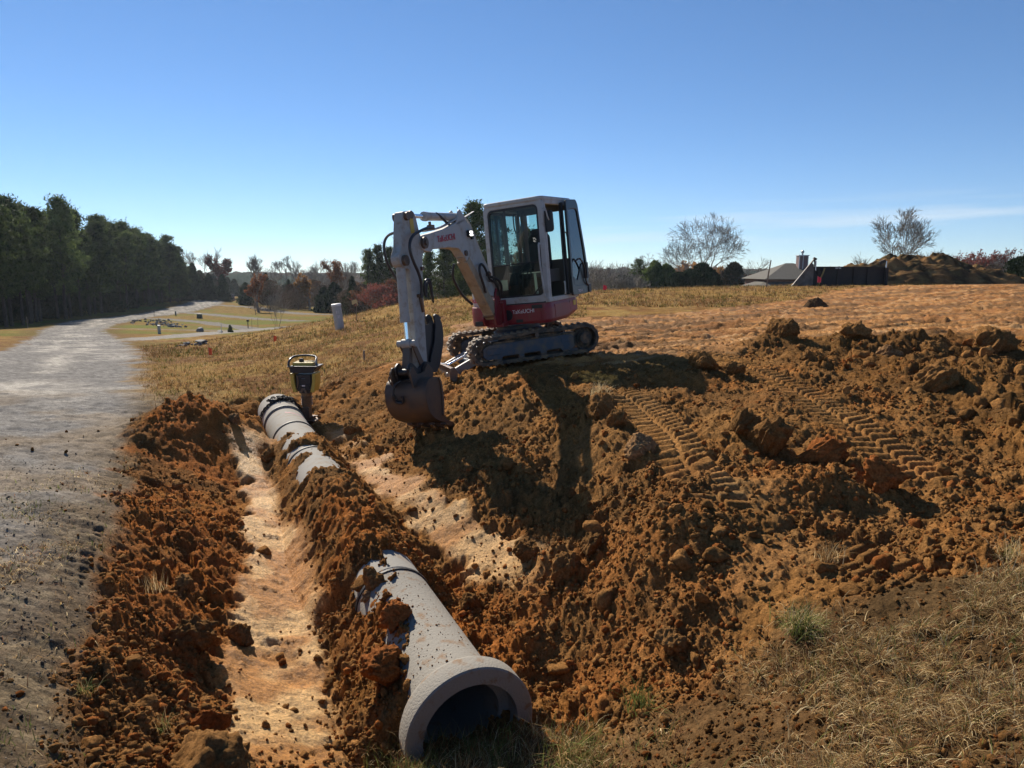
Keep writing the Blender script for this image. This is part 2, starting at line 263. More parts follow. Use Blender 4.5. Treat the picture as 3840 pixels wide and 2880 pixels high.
    nr_ = gr * (M['r'][ot] < 7); z[ot] += nr_ * (chunks(xs, ys, .09, 89, .8, .6) * .16 + domes(xs, ys, .045, 90, .5) * .35 + (fbm(xs * 9, ys * 9, 3, 92) - .5) * .05)
    return z
def H(x, y):
    x = np.atleast_1d(np.asarray(x, float)); y = np.atleast_1d(np.asarray(y, float)); M = analyze(x, y)
    return height(x, y, M)
def Hf(x, y): return float(H(x, y)[0])

# ------------------------------------------------------------------ object tools
def tag(o, label=None, cat=None, group=None, kind=None):
    if label: o['label'] = label
    if cat: o['category'] = cat
    if group: o['group'] = group
    if kind: o['kind'] = kind
    return o
def mesh_np(name, V, F, mat=None, smooth=False, parent=None, col=None, rough=None, mats=None, midx=None):
    """V (n,3) array; F (m,k) int array, or list of such arrays"""
    Fs = F if isinstance(F, list) else [F]
    Fs = [f for f in Fs if len(f)]
    me = bpy.data.meshes.new(name); V = np.asarray(V, np.float32)
    me.vertices.add(len(V)); me.vertices.foreach_set('co', V.ravel())
    nl = sum(f.size for f in Fs); nf = sum(len(f) for f in Fs)
    me.loops.add(nl); me.polygons.add(nf)
    li = np.concatenate([f.ravel() for f in Fs]).astype(np.int32); me.loops.foreach_set('vertex_index', li)
    cnt = np.concatenate([np.full(len(f), f.shape[1]) for f in Fs]); st_ = np.concatenate([[0], np.cumsum(cnt)[:-1]]).astype(np.int32)
    me.polygons.foreach_set('loop_start', st_)
    try: me.polygons.foreach_set('loop_total', cnt.astype(np.int32))
    except Exception: pass
    if smooth: me.polygons.foreach_set('use_smooth', np.ones(nf, bool))
    for m in (mats or ([mat] if mat else [])): me.materials.append(m)
    if midx is not None: me.polygons.foreach_set('material_index', np.asarray(midx, np.int32))
    if col is not None:
        a = me.color_attributes.new('Col', 'FLOAT_COLOR', 'POINT'); c = np.ones((len(V), 4), np.float32); c[:, :3] = col
        if rough is not None: c[:, 3] = rough
        a.data.foreach_set('color', c.ravel())
    me.update(calc_edges=True); me.validate()
    o = bpy.data.objects.new(name, me); COL.objects.link(o)
    if parent: o.parent = parent
    return o
def empty(name, loc=(0, 0, 0), rz=0, mat=None):
    o = bpy.data.objects.new(name, None); COL.objects.link(o); o.empty_display_size = .2
    if mat is not None: o.matrix_world = mat
    else: o.location = loc; o.rotation_euler = (0, 0, rz)
    return o
class MB:
    def __init__(s, X=None): s.v = []; s.f = []; s.X = X; s.mi = []; s.cur = 0
    def add(s, vs, fs):
        b = len(s.v); s.v += [tuple(map(float, p)) for p in vs]
        for f in fs: s.f.append(tuple(i + b for i in f)); s.mi.append(s.cur)
        return s
    def box(s, c, d, rot=None, taper=None):
        hx, hy, hz_ = d[0] / 2, d[1] / 2, d[2] / 2; P = []
        for k in (-1, 1):
            tp = 1 if (taper is None or k < 0) else taper
            for (i, j) in ((-1, -1), (1, -1), (1, 1), (-1, 1)): P.append(Vector((i * hx * tp, j * hy * tp, k * hz_)))
        if rot is not None: P = [rot @ p for p in P]
        c = Vector(c); return s.add([p + c for p in P], [(3, 2, 1, 0), (4, 5, 6, 7), (0, 1, 5, 4), (1, 2, 6, 5), (2, 3, 7, 6), (3, 0, 4, 7)])
    def bar(s, a, b, w, h, up=(0, 0, 1)):
        a, b = Vector(a), Vector(b); d = (b - a); L = d.length; d.normalize(); u = Vector(up); sd = d.cross(u)
        if sd.length < 1e-4: sd = d.cross(Vector((1, 0, 0)))
        sd.normalize(); u = sd.cross(d); M3 = Matrix((d, sd, u)).transposed()
        return s.box((a + b) / 2, (L, w, h), M3)
    def tube(s, pts, r, n=8, caps=True):
        pts = [Vector(p) for p in pts]; rs = r if isinstance(r, (list, tuple)) else [r] * len(pts); rings = []; prev = None
        for i, p in enumerate(pts):
            d = (pts[min(i + 1, len(pts) - 1)] - pts[max(i - 1, 0)]).normalized()
            if prev is None: u = d.orthogonal().normalized()
            else:
                u = prev - d * prev.dot(d); u = u.normalized() if u.length > 1e-6 else d.orthogonal().normalized()
            prev = u; w = d.cross(u); rings.append([p + (u * math.cos(2 * PI * k / n) + w * math.sin(2 * PI * k / n)) * rs[i] for k in range(n)])
        V = [q for rg in rings for q in rg]; F = []
        for i in range(len(pts) - 1):
            for k in range(n):
                a = i * n + k; b = i * n + (k + 1) % n; F.append((a, b, b + n, a + n))
        if caps: F.append(tuple(range(n - 1, -1, -1))); F.append(tuple((len(pts) - 1) * n + k for k in range(n)))
        return s.add(V, F)
    def cyl(s, a, b, r, n=20, r2=None): return s.tube([a, b], [r, r2 if r2 is not None else r], n)
    def lathe(s, prof, c=(0, 0, 0), axis='z', n=24, closed=False):
        V = []; m = len(prof)
        for k in range(n):
            a = 2 * PI * k / n
            for (r, h) in prof:
                p = (r * math.cos(a), r * math.sin(a), h)
                if axis == 'y': p = (r * math.cos(a), h, r * math.sin(a))
                if axis == 'x': p = (h, r * math.cos(a), r * math.sin(a))
                V.append((p[0] + c[0], p[1] + c[1], p[2] + c[2]))
        F = []
        for k in range(n):
            k2 = (k + 1) % n
            for j in range(m if closed else m - 1):
                j2 = (j + 1) % m; F.append((k * m + j, k * m + j2, k2 * m + j2, k2 * m + j))
        return s.add(V, F)
    def prism(s, poly, a, b, axis='y', poly2=None):
        """poly in the plane across axis, extruded from a to b"""
        def P(q, h):
            if axis == 'y': return (q[0], h, q[1])
            if axis == 'z': return (q[0], q[1], h)
            return (h, q[0], q[1])
        n = len(poly); V = [P(q, a) for q in poly] + [P(q, b) for q in (poly2 or poly)]
        F = [tuple(range(n)), tuple(range(2 * n - 1, n - 1, -1))] + [(i, i + n, (i + 1) % n + n, (i + 1) % n) for i in range(n)]
        return s.add(V, F)
    def frame(s, outer, inner, a, b, axis='x'):
        """closed ring between two outlines with equal counts"""
        def P(q, h):
            if axis == 'y': return (q[0], h, q[1])
            if axis == 'z': return (q[0], q[1], h)
            return (h, q[0], q[1])
        n = len(outer); V = [P(q, a) for q in outer] + [P(q, a) for q in inner] + [P(q, b) for q in outer] + [P(q, b) for q in inner]; F = []
        for i in range(n):
            j = (i + 1) % n
            F += [(i, j, n + j, n + i), (2 * n + i, 3 * n + i, 3 * n + j, 2 * n + j), (i, 2 * n + i, 2 * n + j, j), (n + i, n + j, 3 * n + j, 3 * n + i)]
        return s.add(V, F)
    def build(s, name, mat, parent=None, smooth=False, bevel=0, seg=2, fixn=True, ang=40):
        me = bpy.data.meshes.new(name); V = [Vector(p) for p in s.v]
        if s.X is not None: V = [s.X @ p for p in V]
        me.from_pydata([tuple(p) for p in V], [], s.f)
        for m in (mat if isinstance(mat, (list, tuple)) else [mat]): me.materials.append(m)
        if any(s.mi): me.polygons.foreach_set('material_index', s.mi)
        me.update()
        if fixn:
            import bmesh
            bm = bmesh.new(); bm.from_mesh(me); bmesh.ops.recalc_face_normals(bm, faces=bm.faces); bm.to_mesh(me); bm.free()
        if smooth:
            me.polygons.foreach_set('use_smooth', np.ones(len(me.polygons), bool))
            try: me.set_sharp_from_angle(angle=R(ang))
            except Exception: pass
        o = bpy.data.objects.new(name, me); COL.objects.link(o)
        if parent: o.parent = parent
        if bevel:
            b = o.modifiers.new('bevel', 'BEVEL'); b.width = bevel; b.segments = seg; b.limit_method = 'ANGLE'; b.angle_limit = R(35)
        return o
def rrect(x0, x1, y0, y1, r, n=4):
    P = []
    for (cx, cy, a0) in ((x1 - r, y1 - r, 0), (x0 + r, y1 - r, 90), (x0 + r, y0 + r, 180), (x1 - r, y0 + r, 270)):
        for k in range(n + 1):
            a = R(a0 + 90 * k / n); P.append((cx + r * math.cos(a), cy + r * math.sin(a)))
    return P
def rpoly(pts, r, n=3):
    """rounded corners on a polygon"""
    P = []; m = len(pts)
    for i in range(m):
        a, b, c = Vector(pts[i - 1]), Vector(pts[i]), Vector(pts[(i + 1) % m])
        d1, d2 = (a - b), (c - b); rr = min(r, d1.length * .45, d2.length * .45)
        p, q = b + d1.normalized() * rr, b + d2.normalized() * rr
        for k in range(n + 1):
            t = k / n; P.append(tuple((p * (1 - t) ** 2 + b * 2 * t * (1 - t) + q * t * t)))
    return P
def bez(pts, n=6):
    P = [Vector(p) for p in pts]; o = []
    for i in range(len(P) - 1):
        p0, p1, p2, p3 = P[max(i - 1, 0)], P[i], P[i + 1], P[min(i + 2, len(P) - 1)]
        for k in range(n):
            t = k / n; o.append(.5 * ((2 * p1) + (-p0 + p2) * t + (2 * p0 - 5 * p1 + 4 * p2 - p3) * t * t + (-p0 + 3 * p1 - 3 * p2 + p3) * t ** 3))
    o.append(P[-1]); return o
def text_mesh(name, s, size, mat, parent, M4, extrude=.0015, shear=0, bold=0.0):
    cu = bpy.data.curves.new(name, 'FONT'); cu.body = s; cu.size = size; cu.extrude = extrude; cu.align_x = 'LEFT'; cu.shear = shear; cu.offset = bold
    to = bpy.data.objects.new(name, cu); COL.objects.link(to)
    dg = bpy.context.evaluated_depsgraph_get(); me = bpy.data.meshes.new_from_object(to.evaluated_get(dg)); bpy.data.objects.remove(to)
    me.transform(M4); me.materials.clear(); me.materials.append(mat)
    o = bpy.data.objects.new(name, me); COL.objects.link(o); o.parent = parent
    return o

# ------------------------------------------------------------------ materials
def mat(name, col, rough=.6, metal=0, spec=.5, var=.0, scale=8, bump=0, bscale=40, col2=None, emit=None, trans=0, alpha=1, ramp=(.35, .7), detail=5, bdist=.01):
    m = bpy.data.materials.new(name); m.use_nodes = True; nt = m.node_tree; b = nt.nodes['Principled BSDF']
    b.inputs['Base Color'].default_value = (*col, 1); b.inputs['Roughness'].default_value = rough; b.inputs['Metallic'].default_value = metal
    b.inputs['Specular IOR Level'].default_value = spec
    if col2 is not None:
        t = nt.nodes.new('ShaderNodeTexCoord'); n = nt.nodes.new('ShaderNodeTexNoise'); n.inputs['Scale'].default_value = scale; n.inputs['Detail'].default_value = detail; n.inputs['Roughness'].default_value = .65
        r = nt.nodes.new('ShaderNodeValToRGB'); r.color_ramp.elements[0].position = ramp[0]; r.color_ramp.elements[1].position = ramp[1]
        r.color_ramp.elements[0].color = (*col, 1); r.color_ramp.elements[1].color = (*col2, 1)
        nt.links.new(t.outputs['Object'], n.inputs['Vector']); nt.links.new(n.outputs['Fac'], r.inputs[0]); nt.links.new(r.outputs[0], b.inputs['Base Color'])
    if bump:
        t = nt.nodes.new('ShaderNodeTexCoord'); n = nt.nodes.new('ShaderNodeTexNoise'); n.inputs['Scale'].default_value = bscale; n.inputs['Detail'].default_value = 4
        bp = nt.nodes.new('ShaderNodeBump'); bp.inputs['Strength'].default_value = bump; bp.inputs['Distance'].default_value = bdist
        nt.links.new(t.outputs['Object'], n.inputs['Vector']); nt.links.new(n.outputs['Fac'], bp.inputs['Height']); nt.links.new(bp.outputs[0], b.inputs['Normal'])
    if emit: b.inputs['Emission Color'].default_value = (*emit[:3], 1); b.inputs['Emission Strength'].default_value = emit[3]
    if trans: b.inputs['Transmission Weight'].default_value = trans; b.inputs['IOR'].default_value = 1.05
    if alpha < 1: b.inputs['Alpha'].default_value = alpha
    return m
def leafmat(name, c1, c2, tr=.35, attr=False):
    m = bpy.data.materials.new(name); m.use_nodes = True; nt = m.node_tree; b = nt.nodes['Principled BSDF']; o = nt.nodes['Material Output']
    b.inputs['Roughness'].default_value = .8; b.inputs['Specular IOR Level'].default_value = .1 if tr else 0
    if attr:
        a = nt.nodes.new('ShaderNodeAttribute'); a.attribute_name = 'Col'; csrc = a.outputs['Color']
    else:
        g = nt.nodes.new('ShaderNodeTexCoord'); n = nt.nodes.new('ShaderNodeTexNoise'); n.inputs['Scale'].default_value = .7; n.inputs['Detail'].default_value = 4
        r = nt.nodes.new('ShaderNodeValToRGB'); r.color_ramp.elements[0].position = .35; r.color_ramp.elements[1].position = .65
        r.color_ramp.elements[0].color = (*c1, 1); r.color_ramp.elements[1].color = (*c2, 1)
        nt.links.new(g.outputs['Object'], n.inputs['Vector']); nt.links.new(n.outputs['Fac'], r.inputs[0])
        oi = nt.nodes.new('ShaderNodeObjectInfo'); hs = nt.nodes.new('ShaderNodeHueSaturation'); mr = nt.nodes.new('ShaderNodeMapRange'); mr.inputs[3].default_value = .6; mr.inputs[4].default_value = 1.45
        nt.links.new(oi.outputs['Random'], mr.inputs[0]); nt.links.new(mr.outputs[0], hs.inputs['Value']); nt.links.new(r.outputs[0], hs.inputs['Color']); csrc = hs.outputs[0]
    t = nt.nodes.new('ShaderNodeBsdfTranslucent'); mx = nt.nodes.new('ShaderNodeMixShader'); mx.inputs[0].default_value = tr
    nt.links.new(csrc, b.inputs['Base Color']); nt.links.new(csrc, t.inputs[0]); nt.links.new(b.outputs[0], mx.inputs[1]); nt.links.new(t.outputs[0], mx.inputs[2]); nt.links.new(mx.outputs[0], o.inputs[0])
    return m
def ground_mat(name='earth', bs=.9):
    m = bpy.data.materials.new(name); m.use_nodes = True; nt = m.node_tree; b = nt.nodes['Principled BSDF']; L = nt.links.new
    a = nt.nodes.new('ShaderNodeAttribute'); a.attribute_name = 'Col'; g = nt.nodes.new('ShaderNodeNewGeometry')
    n1 = nt.nodes.new('ShaderNodeTexNoise'); n1.inputs['Scale'].default_value = 55; n1.inputs['Detail'].default_value = 6; n1.inputs['Roughness'].default_value = .7
    n2 = nt.nodes.new('ShaderNodeTexNoise'); n2.inputs['Scale'].default_value = 5; n2.inputs['Detail'].default_value = 6; n2.inputs['Roughness'].default_value = .6
    L(g.outputs['Position'], n1.inputs['Vector']); L(g.outputs['Position'], n2.inputs['Vector'])
    r1 = nt.nodes.new('ShaderNodeMapRange'); r1.inputs[1].default_value = .3; r1.inputs[2].default_value = .7; r1.inputs[3].default_value = .5; r1.inputs[4].default_value = 1.5
    r2 = nt.nodes.new('ShaderNodeMapRange'); r2.inputs[1].default_value = .3; r2.inputs[2].default_value = .7; r2.inputs[3].default_value = .8; r2.inputs[4].default_value = 1.2
    L(n1.outputs['Fac'], r1.inputs[0]); L(n2.outputs['Fac'], r2.inputs[0]); mm = nt.nodes.new('ShaderNodeMath'); mm.operation = 'MULTIPLY'; L(r1.outputs[0], mm.inputs[0]); L(r2.outputs[0], mm.inputs[1])
    vm = nt.nodes.new('ShaderNodeVectorMath'); vm.operation = 'SCALE'; L(a.outputs['Color'], vm.inputs[0]); L(mm.outputs[0], vm.inputs['Scale']); L(vm.outputs[0], b.inputs['Base Color'])
    L(a.outputs['Alpha'], b.inputs['Roughness']); sp = nt.nodes.new('ShaderNodeMapRange'); sp.inputs[1].default_value = .95; sp.inputs[2].default_value = .5; sp.inputs[3].default_value = .02; sp.inputs[4].default_value = .16; L(a.outputs['Alpha'], sp.inputs[0]); L(sp.outputs[0], b.inputs['Specular IOR Level'])
    n3 = nt.nodes.new('ShaderNodeTexNoise'); n3.inputs['Scale'].default_value = 24; n3.inputs['Detail'].default_value = 8; n3.inputs['Roughness'].default_value = .75; L(g.outputs['Position'], n3.inputs['Vector'])
    bp = nt.nodes.new('ShaderNodeBump'); bp.inputs['Strength'].default_value = bs; bp.inputs['Distance'].default_value = .035; L(n3.outputs['Fac'], bp.inputs['Height'])
    L(bp.outputs[0], b.inputs['Normal'])
    return m
# ------------------------------------------------------------------ ground sheet
def srgb(r, g, b): return np.array([((c / 255.) ** 2.2) for c in (r, g, b)])
def build_ground():
    az = np.concatenate([np.arange(-180, -75, 5.), np.arange(-75, -43, .7), np.arange(-43, 43, .1), np.arange(43, 75, .7), np.arange(75, 180, 5.)])
    rr = np.concatenate([np.linspace(.35, 1.7, 26)[:-1], 1.7 * np.exp(np.arange(0, math.log(16 / 1.7), .0034)), 16.1 * np.exp(np.arange(0, math.log(45 / 16.), .0075)), 45.5 * np.exp(np.arange(0, math.log(340 / 45.), .018)), [360, 400, 480, 650, 900, 1400, 2200, 4000]])
    na, nr = len(az), len(rr)
    A, Q = np.meshgrid(np.radians(az), rr, indexing='ij')
    x = (Q * np.sin(A)).ravel(); y = (Q * np.cos(A)).ravel()
    M = analyze(x, y); z = height(x, y, M)
    z = np.where(M['r'] > 420, -20 - (M['r'] - 420) * .004, z)
    ex, pl, sm, sh, rd, dv = M['exc'], M['plat'], M['smooth'], M['shoulder'], M['road'], M['drv']
    n1 = fbm(x * .8, y * .8, 4, 101); n2 = fbm(x * 3.1, y * 3.1, 3, 102); n3 = fbm(x * .16, y * .16, 3, 103); n4 = vn(x * 11, y * 11, 104)
    def C(a): return np.array(a)[None, :]
    def mix(a, b, w): return a + (b - a) * w[:, None]
    grass = mix(C((.26, .15, .045)) + np.zeros((len(x), 3)), C((.18, .09, .035)), sst(.42, .62, n1))
    grass = mix(grass, C((.33, .22, .075)), sst(.45, .7, n2) * .7)
    grn = sst(.47, .66, n3) * sst(24, 50, y) * .8 + sst(-30, -21, x) * 0
    far_ = sst(40, 60, y)
    grass = mix(grass, C((.17, .115, .032)) * (.75 + .5 * n2)[:, None], far_ * .8)
    grn = np.maximum(grn, sst(.40, .55, n3) * sst(62, 74, y) * sst(110, 90, y))
    grass = mix(grass, C((.11, .14, .025)), np.clip(grn, 0, 1) * .8)
    grass = mix(grass, C((.13, .075, .032)), sst(2.0, .2, -M['road_d']) * sst(12, 20, y) * .6)
    dirt = mix(C((.285, .128, .036)) + np.zeros((len(x), 3)), C((.31, .105, .024)), sst(.45, .68, n1) * .8)
    dirt = mix(dirt, C((.235, .122, .042)), np.clip(sst(.45, .65, n2) * .7 + .45 * sst(.3, 1.2, M['s']), 0, .85))
    dirt = mix(dirt, C((.30, .10, .026)), sst(-.6, -1.2, M['s']) * sst(.4, .6, n2) * .7)
    dirt = mix(dirt, C((.17, .088, .032)), sst(.5, .66, fbm(x * 2.1 + 7, y * 2.1, 3, 130)) * .75)
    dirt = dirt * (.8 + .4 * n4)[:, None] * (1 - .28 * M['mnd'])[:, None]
    clay = mix(C((.62, .38, .155)) + np.zeros((len(x), 3)), C((.44, .20, .05)), sst(.4, .65, n2))
    plt = mix(C((.40, .19, .06)) + np.zeros((len(x), 3)), C((.27, .118, .036)), sst(.42, .6, fbm(x * 1.2, y * 4, 4, 108)))
    plt = mix(plt, C((.46, .28, .13)), sst(.58, .7, fbm(x * 2, y * 7, 3, 109)) * .7)
    plt = mix(plt, C((.15, .08, .032)), sst(.46, .60, fbm(x * 1.1 + 3, y * 2.4, 4, 119)) * .8)
    grv = mix(C((.18, .165, .14)) + np.zeros((len(x), 3)), C((.20, .145, .085)), sst(.35, .6, n1))
    grv = grv * (.7 + .6 * n4)[:, None]
    asp = mix(C((.19, .18, .165)) + np.zeros((len(x), 3)), C((.36, .335, .29)), np.clip((np.exp(-((M['road_d'] - 1.9 - 1.2 * M['wob']) / .35) ** 2) + np.exp(-((M['road_d'] - 3.6 - 1.2 * M['wob']) / .30) ** 2)) * sst(.38, .58, fbm(x * .5, y * .5, 3, 111)) + .5 * sst(.5, .7, fbm(x * .9, y * .9, 4, 112)), 0, 1) * sst(6, 13, y))
    asp = asp * (.75 + .5 * vn(x * 26, y * 26, 131))[:, None]
    asp = mix(asp, C((.22, .165, .105)), sst(.48, .7, n1) * sst(16, 8, y) * .6)
    asp = asp * (.8 + .4 * n4)[:, None]
    con = C((.26, .24, .21)) * (.85 + .3 * n2)[:, None]
    shd = mix(C((.155, .11, .068)) + np.zeros((len(x), 3)), grv, np.clip(sst(-1.9, -3.2, M['s'] + 1.2 * M['wob']) + .35 * n1 + .3 * sst(5.5, 9, y), 0, 1))
    shd = mix(shd, C((.27, .21, .13)), sst(.52, .68, fbm(x * 5, y * 9, 3, 133)) * .6)
    shd = mix(shd, C((.07, .055, .04)), sst(.52, .68, fbm(x * 7 + 5, y * 12, 3, 134)) * .6)
    col = grass; rg = np.full(len(x), .95)
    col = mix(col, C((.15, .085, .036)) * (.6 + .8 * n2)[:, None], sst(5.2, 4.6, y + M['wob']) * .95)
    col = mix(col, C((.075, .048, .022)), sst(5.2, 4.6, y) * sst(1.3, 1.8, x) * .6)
    col = mix(col, shd, sh)
    col = mix(col, asp, rd); rg = rg + (.95 - rg) * rd
    col = mix(col, con * np.where(M['drvk'] > .8, 1, .72)[:, None], dv)
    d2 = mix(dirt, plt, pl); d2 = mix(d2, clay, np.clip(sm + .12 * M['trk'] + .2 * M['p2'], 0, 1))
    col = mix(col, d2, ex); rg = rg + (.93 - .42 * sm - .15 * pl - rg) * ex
    litter = sst(60, 80, y) * 0
    # partition of the one sheet
    gid = np.arange(na * nr).reshape(na, nr); nxt = np.roll(gid, -1, 0)
    F = np.stack([gid[:, :-1], nxt[:, :-1], nxt[:, 1:], gid[:, 1:]], -1).reshape(-1, 4)[:, ::-1]
    f0 = F[:, 0]
    road = rd[f0] > .5; drv = (dv[f0] > .5) & ~road; dug = (ex[f0] > .5) & ~road & ~drv; rest = ~(road | drv | dug)
    gm = ground_mat(); grm = ground_mat('gravel_surface', .35)
    P = np.c_[x, y, z]
    for nm, m, lab in (('road', road, None), ('driveways', drv, None), ('dirt', dug, None), ('ground', rest, None)):
        Fm = F[m]; u, inv = np.unique(Fm, return_inverse=True)
        o = mesh_np(nm, P[u], inv.reshape(-1, 4), gm if nm in ('dirt', 'ground') else grm, True, None, col[u], rg[u]); tag(o, kind='structure')
    # plug under the photographer's feet
    ring = gid[:, 0]; u = ring
    V = np.vstack([P[u], [[0, 0, float(T0(0., 0.01))]]]); n = len(u)
    o = mesh_np('ground', V, np.array([[(i + 1) % n, i, n] for i in range(n)]), gm, True, None, np.vstack([col[u], col[u][:1]]), np.full(n + 1, .95)); tag(o, kind='structure')
    return
build_ground()

# lake and far hills
wm = mat('lake_water', (.02, .05, .07), .25, bump=.35, bscale=.6)
lk = MB(); pts = [(-700, 290), (-40, 300), (60, 320), (300, 400), (400, 1500), (-1100, 1500), (-1100, 500)]
lk.add([(a, b, -13.4) for a, b in pts], [tuple(range(len(pts)))]); tag(lk.build('lake', wm), kind='structure')
def hills(name, r0, r1, a0, a1, ztop, hgt, seed, cfoot=-15, da=.05, nr=26):
    az = np.radians(np.arange(a0, a1, da)); rr = np.linspace(r0, r1, nr)
    A, Q = np.meshgrid(az, rr, indexing='ij'); x = Q * np.sin(A); y = Q * np.cos(A)
    q = (Q - r0) / (r1 - r0)
    prof = np.sin(np.clip(q * 1.6, 0, 1) * PI / 2)
    ridge = ztop + hgt * (fbm(A * 9 + seed, Q * 0 + seed, 4, seed) - .5) * 2
    z = cfoot + (ridge - cfoot) * prof + (fbm(x * .08, y * .08, 3, seed + 3) - .5) * 5 * prof + domes(x, y, 5, seed + 4, .9) * .5 + vn(A * 2600, Q * .13, seed + 8) * .8
    n1 = fbm(x * .01, y * .01, 3, seed + 9)[..., None]; n2 = vn(A * 1900, Q * .1, seed + 11)[..., None]
    col = np.array([.02, .03, .016]) * (.6 + .8 * n2) + (np.array([.05, .034, .022]) - np.array([.02, .03, .016])) * np.clip((n1 - .42) * 5, 0, 1) * (.6 + .8 * n2)
    na, nn = x.shape; gid = np.arange(na * nn).reshape(na, nn)
    F = np.stack([gid[:-1, :-1], gid[:-1, 1:], gid[1:, 1:], gid[1:, :-1]], -1).reshape(-1, 4)
    o = mesh_np(name, np.c_[x.ravel(), y.ravel(), z.ravel()], F, leafmat('far_wood_leaf', (0, 0, 0), (0, 0, 0), .0, True), False, None, col.reshape(-1, 3)); tag(o, kind='structure')
hills('hills', 545, 880, -44, 12, -2.6, 1.6, 5, da=.05)
hills('hills', 420, 900, -3, 60, 1.2, 1.8, 9)

# ------------------------------------------------------------------ vegetation builders
rng = np.random.default_rng(7)
def rand_dirs(n, g=rng):
    v = g.normal(size=(n, 3)); return v / np.linalg.norm(v, axis=1)[:, None]
def leaf_faces(cent, size, g=rng, aspect=.45, dirs=None, tri=False):
    """one small bent-free quad at every centre"""
    n = len(cent); d = rand_dirs(n, g) if dirs is None else dirs; e = np.cross(d, rand_dirs(n, g)); e /= np.linalg.norm(e, axis=1)[:, None] + 1e-9
    s = np.broadcast_to(np.asarray(size, float), (n,))[:, None]
    if tri:
        V = np.stack([cent - e * s * aspect, cent + e * s * aspect, cent + d * s * 2], 1).reshape(-1, 3)
        return V, np.arange(n * 3).reshape(n, 3)
    V = np.stack([cent - d * s, cent + e * s * aspect, cent + d * s, cent - e * s * aspect], 1).reshape(-1, 3)
    return V, np.arange(n * 4).reshape(n, 4)
bark_m = mat('bark', (.045, .035, .028), .95, col2=(.09, .07, .055), scale=3)
gbark_m = mat('grey_bark', (.17, .145, .12), .9, col2=(.33, .29, .24), scale=2)
pine_m = leafmat('pine_needles', (.022, .042, .012), (.13, .165, .05), .28)
cedar_m = leafmat('cedar_foliage', (.014, .028, .012), (.035, .055, .022), .15)
rust_m = leafmat('rust_leaves', (.20, .075, .035), (.28, .13, .055), .4)
orange_m = leafmat('orange_leaves', (.30, .15, .05), (.40, .22, .07), .45)
wine_m = leafmat('wine_leaves', (.14, .04, .035), (.24, .08, .055), .35)
def make_pine(h, seed, cr=.42, w=.17, name='pine_tree', nb=64, dens=34, ls=.26):
    g = np.random.default_rng(seed); root = empty(name); t = MB(); lean = g.normal(0, .012, 2)
    P = [(lean[0] * q * q * h * 3, lean[1] * q * q * h * 3, q * h) for q in np.linspace(0, 1, 9)]
    t.tube(P, [h * .013 * (1 - .85 * q) + .02 for q in np.linspace(0, 1, 9)], 6)
    cs = []
    for i in range(nb):
        q = cr + (1 - cr) * ((i + g.random()) / nb) ** .95; a = g.random() * 2 * PI; u = (q - cr) / (1 - cr)
        L = h * w * (math.sin(min(1, u * 2.2 + .25) * PI / 2) * (1 - u) ** .62 + .05) * (.65 + .6 * g.random())
        b = np.array([lean[0] * q * q * h * 3, lean[1] * q * q * h * 3, q * h]); e = b + np.array([math.cos(a) * L, math.sin(a) * L, L * (.15 + .5 * u)])
        t.tube([b, (b + e) / 2 + [0, 0, -L * .04], e], [h * .0035, h * .0025, h * .001], 3, caps=False)
        for k in range(3):
            f = (.45 + .3 * k) if L > h * .04 else .9
            c = b + (e - b) * f; n = int(dens * (.8 + .5 * g.random())); rad = h * .030 * (.7 + .7 * g.random()) * (1.15 - .3 * k)
            cs.append(c + g.normal(size=(n, 3)) * [rad, rad, rad * .62])
    t.build('trunk', bark_m, root, smooth=True, fixn=False)
    cs = np.vstack(cs); d = rand_dirs(len(cs), g); d[:, 2] = np.abs(d[:, 2]) * .8 + .2
    V, F = leaf_faces(cs, ls * h / 16 * g.uniform(.6, 1.3, len(cs)), g, .3, d)
    mesh_np('crown', V, F, pine_m, False, root); return root
def make_cedar(h, seed, w=.30, n=5200, m=None, name='cedar_tree', ls=.035, pw=.8):
    g = np.random.default_rng(seed); root = empty(name); t = MB(); t.tube([(0, 0, 0), (0, 0, h * .5), (0, 0, h * .95)], [h * .02, h * .012, h * .003], 6)
    t.build('trunk', bark_m, root, fixn=False)
    q = g.random(n) ** 1.15; a = g.random(n) * 2 * PI; prof = (1 - q) ** pw * (.55 + .45 * np.minimum(1, q * 8 + .4))
    lump = .78 + .34 * np.sin(a * 3 + q * 17 + seed) * np.sin(q * 29 + a * 2) + .12 * g.normal(size=n)
    r = h * w * prof * lump * np.sqrt(.35 + .65 * g.random(n)); P = np.c_[r * np.cos(a), r * np.sin(a), q * h * 1.0 + .02 * h]
    d = np.c_[np.cos(a) * .5, np.sin(a) * .5, np.full(n, .9)] + g.normal(size=(n, 3)) * .45; d /= np.linalg.norm(d, axis=1)[:, None]
    V, F = leaf_faces(P, h * ls * g.uniform(.5, 1.3, n), g, .4, d); mesh_np('crown', V, F, m or cedar_m, False, root); return root
